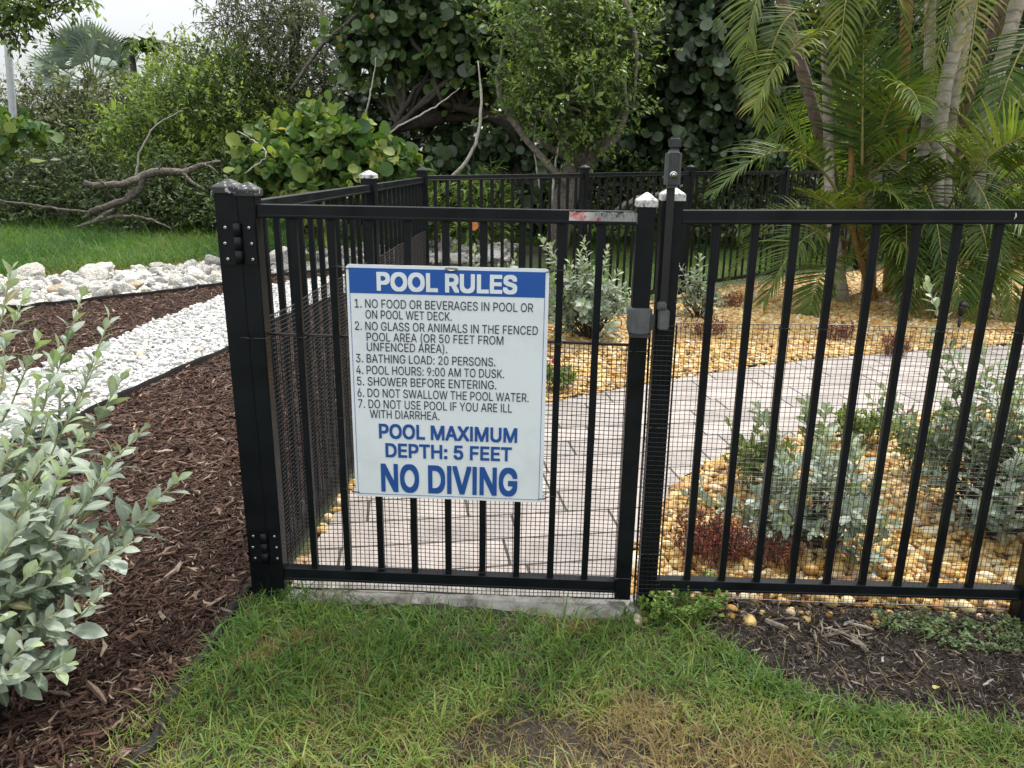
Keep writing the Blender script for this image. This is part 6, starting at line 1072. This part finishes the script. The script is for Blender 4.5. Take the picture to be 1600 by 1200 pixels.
tree('bush', 'dark low bush under the bright green bush, beside the dead branch', 'bush', gb(260, 13.6), [gb(260, 13.6), A(260, 310, 13.6), A(265, 280, 13.6)], .05,
     [ell(215, 305, 13.6, 60, 38), ell(290, 300, 13.6, 70, 42), ell(350, 300, 13.4, 60, 48), ell(250, 335, 13.2, 60, 26), ell(330, 335, 13.0, 60, 30)], 1300, TELL, .07, MT['under'], nper=8, tw=.26, shell=.3)
tree('sea_grape', 'yellow-green sprig of round leaves at the left edge', 'bush', gb(-90, 12), [gb(-90, 12), A(-60, 270, 12), A(5, 218, 12)], .02,
     [ell(30, 205, 12, 34, 16), ell(8, 240, 12, 14, 14)], 34, TDISC, .10, MT['grape_y'], face=1.0, nper=6, tw=.2, shell=.2, limbs=3)
tree('tree', 'grey green fine-leafed tree rising into the sky left of the centre', 'tree', gb(470, 15.5), [gb(470, 15.5), A(470, 250, 15.5), A(455, 130, 15.5), A(470, 20, 15.5)], .11,
     [ell(400, 60, 15.4, 60, 65), ell(465, 75, 15.5, 75, 85), ell(530, 90, 15.6, 60, 80), ell(440, 150, 15.4, 85, 60), ell(350, 40, 15.4, 32, 26), ell(420, 5, 15.4, 55, 40), ell(500, 10, 15.8, 50, 30), ell(520, 170, 15.6, 60, 70)], 1650, TNAR, .105, MT['fine'], MBARK, nper=10, tw=.34, shell=.25)
tree('sea_grape', 'sea grape bush with round yellowing leaves just behind the corner of the fence', 'bush', gb(520, 10.2), [gb(520, 10.2), A(520, 290, 10.2), A(515, 230, 10.2)], .05,
     [ell(500, 215, 10.2, 42, 28), ell(440, 252, 10.0, 34, 28), ell(540, 240, 10.0, 48, 34), ell(615, 268, 10.0, 26, 20), ell(480, 275, 9.8, 50, 28), ell(575, 285, 9.8, 48, 20), ell(405, 285, 9.9, 26, 24), ell(520, 320, 9.9, 80, 34), ell(490, 188, 10.2, 14, 10)], 900, TDISC, .098, MT['grape_y'], face=1.0, nper=8, tw=.22, shell=.40, spread=.6)
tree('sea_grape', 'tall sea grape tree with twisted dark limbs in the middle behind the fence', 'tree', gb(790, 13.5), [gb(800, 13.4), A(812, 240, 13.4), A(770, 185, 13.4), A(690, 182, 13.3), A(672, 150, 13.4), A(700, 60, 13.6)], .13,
     [ell(620, 55, 13.2, 48, 52), ell(690, 35, 13.4, 75, 60), ell(745, 90, 13.2, 55, 65), ell(650, 105, 13.6, 50, 28), ell(565, 60, 13.6, 22, 46), ell(760, 20, 13.6, 70, 50), ell(650, -40, 13.6, 120, 40)], 1500, TDISC, .115, MT['grape'], face=.9, nper=8, tw=.36, shell=.35, limbs=14,
     trunks=[[A(812, 240, 13.4), A(790, 195, 13.2), A(740, 172, 13.1), A(700, 165, 13.0)], [A(690, 182, 13.3), A(640, 195, 13.1), A(612, 205, 13.0)]])
tree('sea_grape', 'low dark sea grape thicket under the twisted limbs', 'bush', gb(730, 14), [gb(730, 14), A(735, 290, 14), A(735, 240, 14)], .05,
     [ell(640, 250, 14.3, 60, 50), ell(715, 255, 14, 60, 48), ell(790, 260, 13.8, 62, 55), ell(850, 240, 14, 60, 70), ell(700, 310, 13.6, 90, 40), ell(820, 315, 13.6, 80, 42), ell(590, 190, 15, 45, 45), ell(720, 170, 15.2, 50, 22), ell(750, 220, 15.2, 40, 30)], 1500, TDISC, .12, MT['dark_grape'], face=.8, nper=7, tw=.34, shell=.3)
tree('tree', 'light green feathery-leafed tree with a grey trunk right of the centre behind the fence', 'tree', gb(885, 11.4), [gb(868, 11.4), A(878, 315, 11.4), A(900, 240, 11.4), A(905, 150, 11.4), A(895, 30, 11.4), A(900, -80, 11.4)], .15,
     [ell(860, 50, 11.2, 75, 55), ell(940, 70, 11.2, 65, 60), ell(830, 120, 11.2, 48, 45), ell(900, 140, 11.0, 75, 50), ell(955, 160, 11.1, 42, 45), ell(905, 195, 11.0, 55, 34), ell(880, -20, 11.3, 100, 50), ell(815, 165, 11.3, 26, 22), ell(985, 55, 11.3, 40, 20), ell(930, 225, 11.1, 28, 20)], 1700, TELL, .066, MT['light'], MBARK, nper=10, tw=.30, shell=.2, spread=.6,
     trunks=[[gb(872, 11.3), A(890, 312, 11.2), A(918, 262, 11.2), A(928, 225, 11.2)]], limbs=9)
tree('sea_grape', 'tall wall of dark sea grape foliage between the light green tree and the palms', 'tree', gb(1080, 13), [gb(1080, 13), A(1082, 250, 13), A(1070, 100, 13), A(1075, -30, 13)], .14,
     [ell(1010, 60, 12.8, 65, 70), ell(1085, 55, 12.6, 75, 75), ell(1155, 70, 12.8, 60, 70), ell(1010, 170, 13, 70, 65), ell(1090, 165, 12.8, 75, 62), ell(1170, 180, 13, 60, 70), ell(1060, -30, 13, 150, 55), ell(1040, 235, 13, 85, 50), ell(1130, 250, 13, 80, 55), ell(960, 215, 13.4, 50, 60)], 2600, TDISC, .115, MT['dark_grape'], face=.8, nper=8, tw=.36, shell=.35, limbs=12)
tree('tree', 'deep green tree filling the background behind the palms', 'tree', gb(1400, 13.5), [gb(1400, 13.5), A(1400, 200, 13.5), A(1400, 0, 13.5)], .16,
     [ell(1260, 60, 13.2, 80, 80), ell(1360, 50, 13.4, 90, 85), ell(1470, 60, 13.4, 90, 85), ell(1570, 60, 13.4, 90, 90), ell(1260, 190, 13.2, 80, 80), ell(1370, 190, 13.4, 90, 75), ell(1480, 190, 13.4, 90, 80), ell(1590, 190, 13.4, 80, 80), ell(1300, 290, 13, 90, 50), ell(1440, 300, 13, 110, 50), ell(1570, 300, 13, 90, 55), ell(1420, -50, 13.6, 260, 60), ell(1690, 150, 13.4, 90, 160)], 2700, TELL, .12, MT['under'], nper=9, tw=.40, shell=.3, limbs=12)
tree('bush', 'dark undergrowth behind the far fence right of the grey trunk', 'bush', gb(1010, 12.4), [gb(1010, 12.4), A(1010, 320, 12.4), A(1010, 290, 12.4)], .05,
     [ell(950, 300, 12.4, 60, 38), ell(1030, 300, 12.3, 70, 42), ell(1110, 305, 12.6, 70, 42), ell(1190, 310, 12.8, 70, 42), ell(900, 320, 12.6, 50, 26), ell(1080, 340, 12.2, 150, 22)], 1500, TELL, .09, MT['under'], nper=8, tw=.30, shell=.3)
tree('bush', 'mid green seedlings behind the far fence above the sign', 'bush', gb(700, 11.4), [gb(700, 11.4), A(700, 330, 11.4), A(705, 300, 11.4)], .025,
     [ell(690, 318, 11.4, 30, 30), ell(735, 325, 11.4, 30, 28), ell(770, 310, 11.5, 26, 34), ell(650, 325, 11.2, 26, 26), ell(640, 350, 11, 60, 22), ell(740, 350, 11.2, 60, 20)], 420, TNAR, .13, MT['light'], nper=8, tw=.24, shell=.2)
# the belt of trees further back that closes the view
far = [(420, 20.5, 'mangrove', 'green tree far behind the grey green fine-leafed tree', 110, 70, TELL, .14), (90, 22, 'olive', 'dull green trees far off behind the left bushes', 130, 60, TELL, .14), (220, 21, 'under', 'dark tree far off behind the dull olive bush', 90, 60, TELL, .14), (560, 20, 'fine', 'pale grey green tree deep behind the round-leafed bush', 85, 90, TELL, .13), (775, 20, 'dark_grape', 'dark tree deep behind the twisted sea grape limbs', 85, 170, TELL, .15), (850, 19, 'under', 'dark tree behind the light green feathery tree', 130, 190, TELL, .15),
       (1010, 18.5, 'under', 'dark tree behind the wall of sea grape foliage', 130, 190, TELL, .15), (1180, 18.5, 'under', 'dark tree far behind the left palms', 130, 190, TELL, .15), (300, 21, 'olive', 'dull green tree far behind the bright green bush', 130, 120, TELL, .14),
       (1350, 18, 'under', 'dark tree far behind the palm clumps', 130, 190, TELL, .15), (1550, 18, 'under', 'dark tree far behind the thick palm trunks', 150, 190, TELL, .15)]
for u, y, k, lab, ru, rv, tp, lf in far:
    cv = 225 if u < 230 else 190 if u < 400 else 220 if u in (560, 420) else 110
    lob = [ell(u+ru*.55*math.cos(a), cv+rv*.55*math.sin(a), y+.4*math.sin(3*a), ru*.55, rv*.50) for a in np.linspace(0, 6.28, 8)[:-1]]+[ell(u, cv+40, y, ru*.7, rv*.7), ell(u, 290, y, ru, 60)]
    tree('background_tree', lab, 'tree', gb(u, y), [gb(u, y), A(u, 220, y), A(u+8, cv-30, y)], .14, lob, 1500, tp, lf, MT[k], nper=8, tw=.5, shell=.3)

# dead wood
def limb(g, pts, r, n=26, rough=.07): g.tube(crv(pts, n)+rng.normal(0, .006, (n, 3)), np.interp(np.linspace(0, 1, n), np.linspace(0, 1, len(r)), r), 10, rough=rough, rnd=rng.random())
MDEAD = m_rnd('weathered_wood', [(0, (.09, .075, .06)), (1, (.19, .165, .14))], .85, 30, .75, bmp=1.0, dist=.015)
yb = 12.2; g = Geo()
limb(g, [A(130, 285, yb-.5), A(160, 290, yb-.4), A(200, 285, yb-.2), A(222, 276, yb), A(250, 268, yb), A(285, 270, yb+.2), A(312, 258, yb+.3), A(345, 252, yb+.4)], [.045, .046, .05, .066, .060, .05, .04, .02])
limb(g, [A(222, 277, yb), A(214, 298, yb-.1), A(190, 315, yb-.2), A(150, 328, yb-.3), A(132, 340, yb-.3)], [.066, .062, .056, .046, .02])
limb(g, [A(207, 300, yb), A(180, 325, yb-.1), A(150, 344, yb-.3), A(118, 355, yb-.4)], [.034, .034, .034, .012])
limb(g, [A(150, 345, yb-.3), A(190, 338, yb-.1), A(230, 342, yb), A(268, 358, yb)], [.028, .028, .022, .008])
limb(g, [A(285, 270, yb+.2), A(300, 285, yb+.1), A(320, 296, yb)], [.03, .02, .006])
limb(g, [A(165, 290, yb-.4), A(152, 278, yb-.5), A(146, 262, yb-.5)], [.02, .012, .004])
for u, v, du, dv in ((190, 316, -25, -22), (245, 268, 14, -30), (320, 257, 22, 16), (150, 328, -10, 14)): limb(g, [A(u, v, yb), A(u+du*.6, v+dv*.4, yb-.1), A(u+du, v+dv, yb-.15)], [.014, .009, .003])
tag(g.obj('dead_branch', MDEAD, smooth=True), 'big weathered forked dead branch lying in front of the bushes at the left', 'branch')
def twig(lab, pts, r, m=None, name='bare_twig'):
    g = Geo(); limb(g, pts, r, 22, .03); return tag(g.obj(name, m or MPALE, smooth=True), lab, 'twig')
MPALE = m_rnd('pale_bark', [(0, (.33, .31, .27)), (1, (.42, .39, .34))], .8, 26, .4, bmp=.5, dist=.006)
twig('thin pale twig arching up from the big dead branch', [A(212, 276, 12.2), A(220, 235, 12.2), A(245, 195, 12.3), A(285, 173, 12.4)], [.018, .014, .010, .006])
twig('long grey dead branch lying low at the left edge', [A(-10, 312, 12.4), A(60, 322, 12.3), A(130, 330, 12.2), A(200, 330, 12.1)], [.016, .02, .018, .006], MDEAD)
twig('thin broken pale twig in front of the round-leafed bush', [A(370, 205, 10), A(400, 222, 9.8), A(417, 242, 9.6), A(382, 271, 9.5)], [.006, .010, .009, .007])
twig('curved pale bare sapling rising behind the far fence above the sign', [A(695, 305, 11.2), A(704, 280, 11), A(730, 250, 10.9), A(748, 205, 10.9), A(752, 150, 10.9), A(747, 95, 11)], [.024, .025, .024, .022, .018, .006], name='bare_sapling')
twig('pale forked twig slanting up to the right over the round-leafed bush', [A(597, 216, 11.4), A(625, 197, 11.4), A(660, 178, 11.4), A(690, 160, 11.5), A(718, 138, 11.6)], [.008, .012, .012, .009, .003])
twig('thin upright bare stem left of the grey trunk', [A(846, 300, 11.3), A(840, 270, 11.3), A(835, 230, 11.3), A(838, 180, 11.4)], [.016, .014, .012, .008])
twig('second thin bare stem close beside the grey trunk', [A(862, 320, 11.2), A(866, 270, 11.2), A(874, 220, 11.2), A(880, 168, 11.3)], [.02, .018, .014, .01])
twig('long pale pole-like limb leaning into the sky at the top', [A(455, 140, 13.6), A(500, 75, 13.4), A(550, 30, 13.2), A(586, -12, 13), A(640, -90, 13)], [.03, .03, .028, .026, .016], MDEAD)
twig('slender grey stem behind the round-leafed bush', [A(570, 185, 11.8), A(580, 140, 11.8), A(588, 90, 11.9)], [.014, .012, .004])
twig('fallen pale log behind the far fence right of the grey trunk', [A(955, 340, 10.5), A(975, 322, 10.4), A(1000, 309, 10.4), A(1030, 303, 10.6), A(1085, 283, 10.8)], [.03, .04, .04, .034, .008], MDEAD)
# far palms, pole and house
def fan_palm(name, lab, u, v, y, R0, n, m, grp, stub=.12):
    c = A(u, v, y); t = thing(name, lab, 'palm', (c[0], y, 0), group=grp); g = Geo(); g.tube([(0, 0, 0), (.05, 0, c[2]*.5), (0, 0, c[2])], [.25, .2, .2], 10); g.obj('trunk', MBARK, t, True)
    for k in range(n):
        a = rng.uniform(0, 6.28); e = rng.uniform(-.1, 1.25); d = np.array([math.cos(a)*math.cos(e), math.sin(a)*math.cos(e), math.sin(e)]); o = np.array([0, 0, c[2]])+d*R0*.55
        side = nrm(np.cross(d, [0, 0, 1.0])); up = np.cross(side, d); ro_ = rng.uniform(-1.2, 1.2); side, up = side*math.cos(ro_)+up*math.sin(ro_), up*math.cos(ro_)-side*math.sin(ro_); f = Geo(); f.tube([np.array([0, 0, c[2]]), o], [.03, .02], 5)
        for q in np.linspace(-1.5, 1.5, 25):
            dd = d*math.cos(q)+side*math.sin(q)+up*.12*abs(q); L = R0*.62*(1-.1*abs(q)); sd = nrm(np.cross(dd, up)); w = L*.036
            p = [o, o+dd*L*.6, o+dd*L-np.array([0, 0, .10*L])]
            V = [p[0]-sd*w*.3, p[0]+sd*w*.3, p[1]+sd*w, p[1]-sd*w, p[2]]; f.add(V, [(0, 1, 2, 3), (3, 2, 4)], rng.random())
        f.obj('frond', m, t)
    return t
MFAN = m_leaf('grey_fan_frond', [(0, (.17, .22, .18)), (1, (.30, .36, .30))], .5, .05)
fan_palm('fan_palm', 'grey green fan palm far off at the top left', 145, 132, 25, 1.75, 26, MFAN, 'far palms')
t = thing('feather_palm', 'small dark feather palm far off against the sky', 'palm', (*gb(232, 24)[:2], 0), group='far palms'); c = A(230, 88, 24)-gb(232, 24)
g = Geo(); g.tube([(0, 0, 0), (0, 0, c[2])], [.12, .09], 8); g.obj('trunk', MBARKD, t, True)
for k in range(12):
    a = k*.524; e = c+np.array([.7*math.cos(a), .7*math.sin(a), .15*math.sin(k*2.1)+.1]); frond(t, c, (c+e)/2+[0, 0, .3], e, .30, 20, .1, .75, .5, .2, .06)
g = Geo(); g.tube([A(26, 330, 15.8)*[1, 1, 0], A(21, 185, 15.8), A(14, 95, 15.8), A(4, -60, 15.8)], .066, 14); o = g.obj('light_pole', m_plain('galvanised_grey', (.42, .44, .46), .45, .1, 12), smooth=True); tag(o, 'plain pale grey lamp post at the left edge behind the bushes', 'lamp post')
c = A(700, 215, 30); h = thing('white_house', 'white house far behind the trees, glimpsed through the foliage', 'house', (c[0], 30, 0))
g = Geo(); g.box((0, 3, 1.5), (7.5, 6, 3.0)); g.obj('wall', m_plain('white_stucco', (.75, .75, .73), .8, .06, 3), h)
g = Geo(); g.add([(-4.1, -.4, 3.0), (4.1, -.4, 3.0), (4.1, 6.4, 3.0), (-4.1, 6.4, 3.0), (-3, 3, 4.6), (3, 3, 4.6)], [(0, 1, 5, 4), (1, 2, 5), (2, 3, 4, 5), (3, 0, 4), (3, 2, 1, 0)]); g.obj('roof', m_plain('grey_roof', (.25, .25, .26), .8, .2, 4), h)
for x in (-2.2, 0, 2.2): g = Geo(); g.box((x, -.01, 1.6), (1.0, .06, 1.2)); f = g.obj('window', m_plain('window_frame_white', (.7, .7, .7), .5, .05, 4), h); g = Geo(); g.box((x, -.045, 1.6), (.86, .02, 1.06)); g.obj('pane', m_plain('window_glass', (.03, .04, .05), .1, .1, 3), f)
# long grass behind the left bed and turf behind the far fence
MLUSH = m_leaf('long_grass', [(0, (.28, .20, .075)), (.15, (.19, .19, .055)), (.4, (.085, .165, .032)), (1, (.036, .10, .02))], .55, .4, None, .3, 3)
BACKG = np.concatenate([[(-9.5, 8.6)], GP([(0, 436), (150, 428), (250, 418), (345, 408), (450, 397), (560, 389), (690, 383), (805, 382)]), [(2.2, 11.2), (5, 13), (5, 15.5), (-10, 17)]])
P = fill(BACKG, 320); P = P[(P[:, 0] > -10.5+.0*P[:, 0])]
dd = P[:, 1]; nn = vnoise(P, 1.4); edge = np.clip((dd-9.2)/1.0, 0, 1)
g = Geo(); c = np.clip(.58+.45*(nn-.35)+rng.normal(0, .13, len(P)), 0, 1)
for k in range(3): grass(g, P+rng.normal(0, .05, P.shape), .20, .0075, np.clip(c+rng.normal(0, .1, len(P)), 0, 1), .45, .9)
FR = fill(ROCKBAND, 60); FR = FR[FR[:, 1] > 8.6]; ed = GP([(0, 437), (150, 429), (250, 419), (345, 409), (450, 398), (560, 390)]); t = rng.uniform(0, 4.999, 1600); i = t.astype(int); f = (t-i)[:, None]; Q = ed[i]*(1-f)+ed[i+1]*f+np.c_[rng.normal(0, .05, 1600), rng.normal(.05, .13, 1600)]
grass(g, Q, .10, .004, np.clip(rng.normal(.08, .12, 1600), 0, 1), .8, .8)
tag(g.obj('long_grass', MLUSH), 'lush long grass behind the white rock border', 'grass', kind='stuff')
TURF = np.array([(.2, 6.7), (.75, 6.85), (1.78, 8.1), (3.0, 9.1), (4.4, 10.1), (7.5, 12), (7.5, 14.5), (1.5, 13), (.5, 10.4), (.2, 9.2)])
P = fill(TURF, 520); g = Geo()
for k in range(2): grass(g, P+rng.normal(0, .04, P.shape), .11, .005, np.clip(.42+.4*(vnoise(P, 1.6)-.4)+rng.normal(0, .15, len(P)), 0, 1), .5, .9)
tag(g.obj('turf_grass', MLUSH), 'rough turf beyond the far fence', 'grass', kind='stuff')
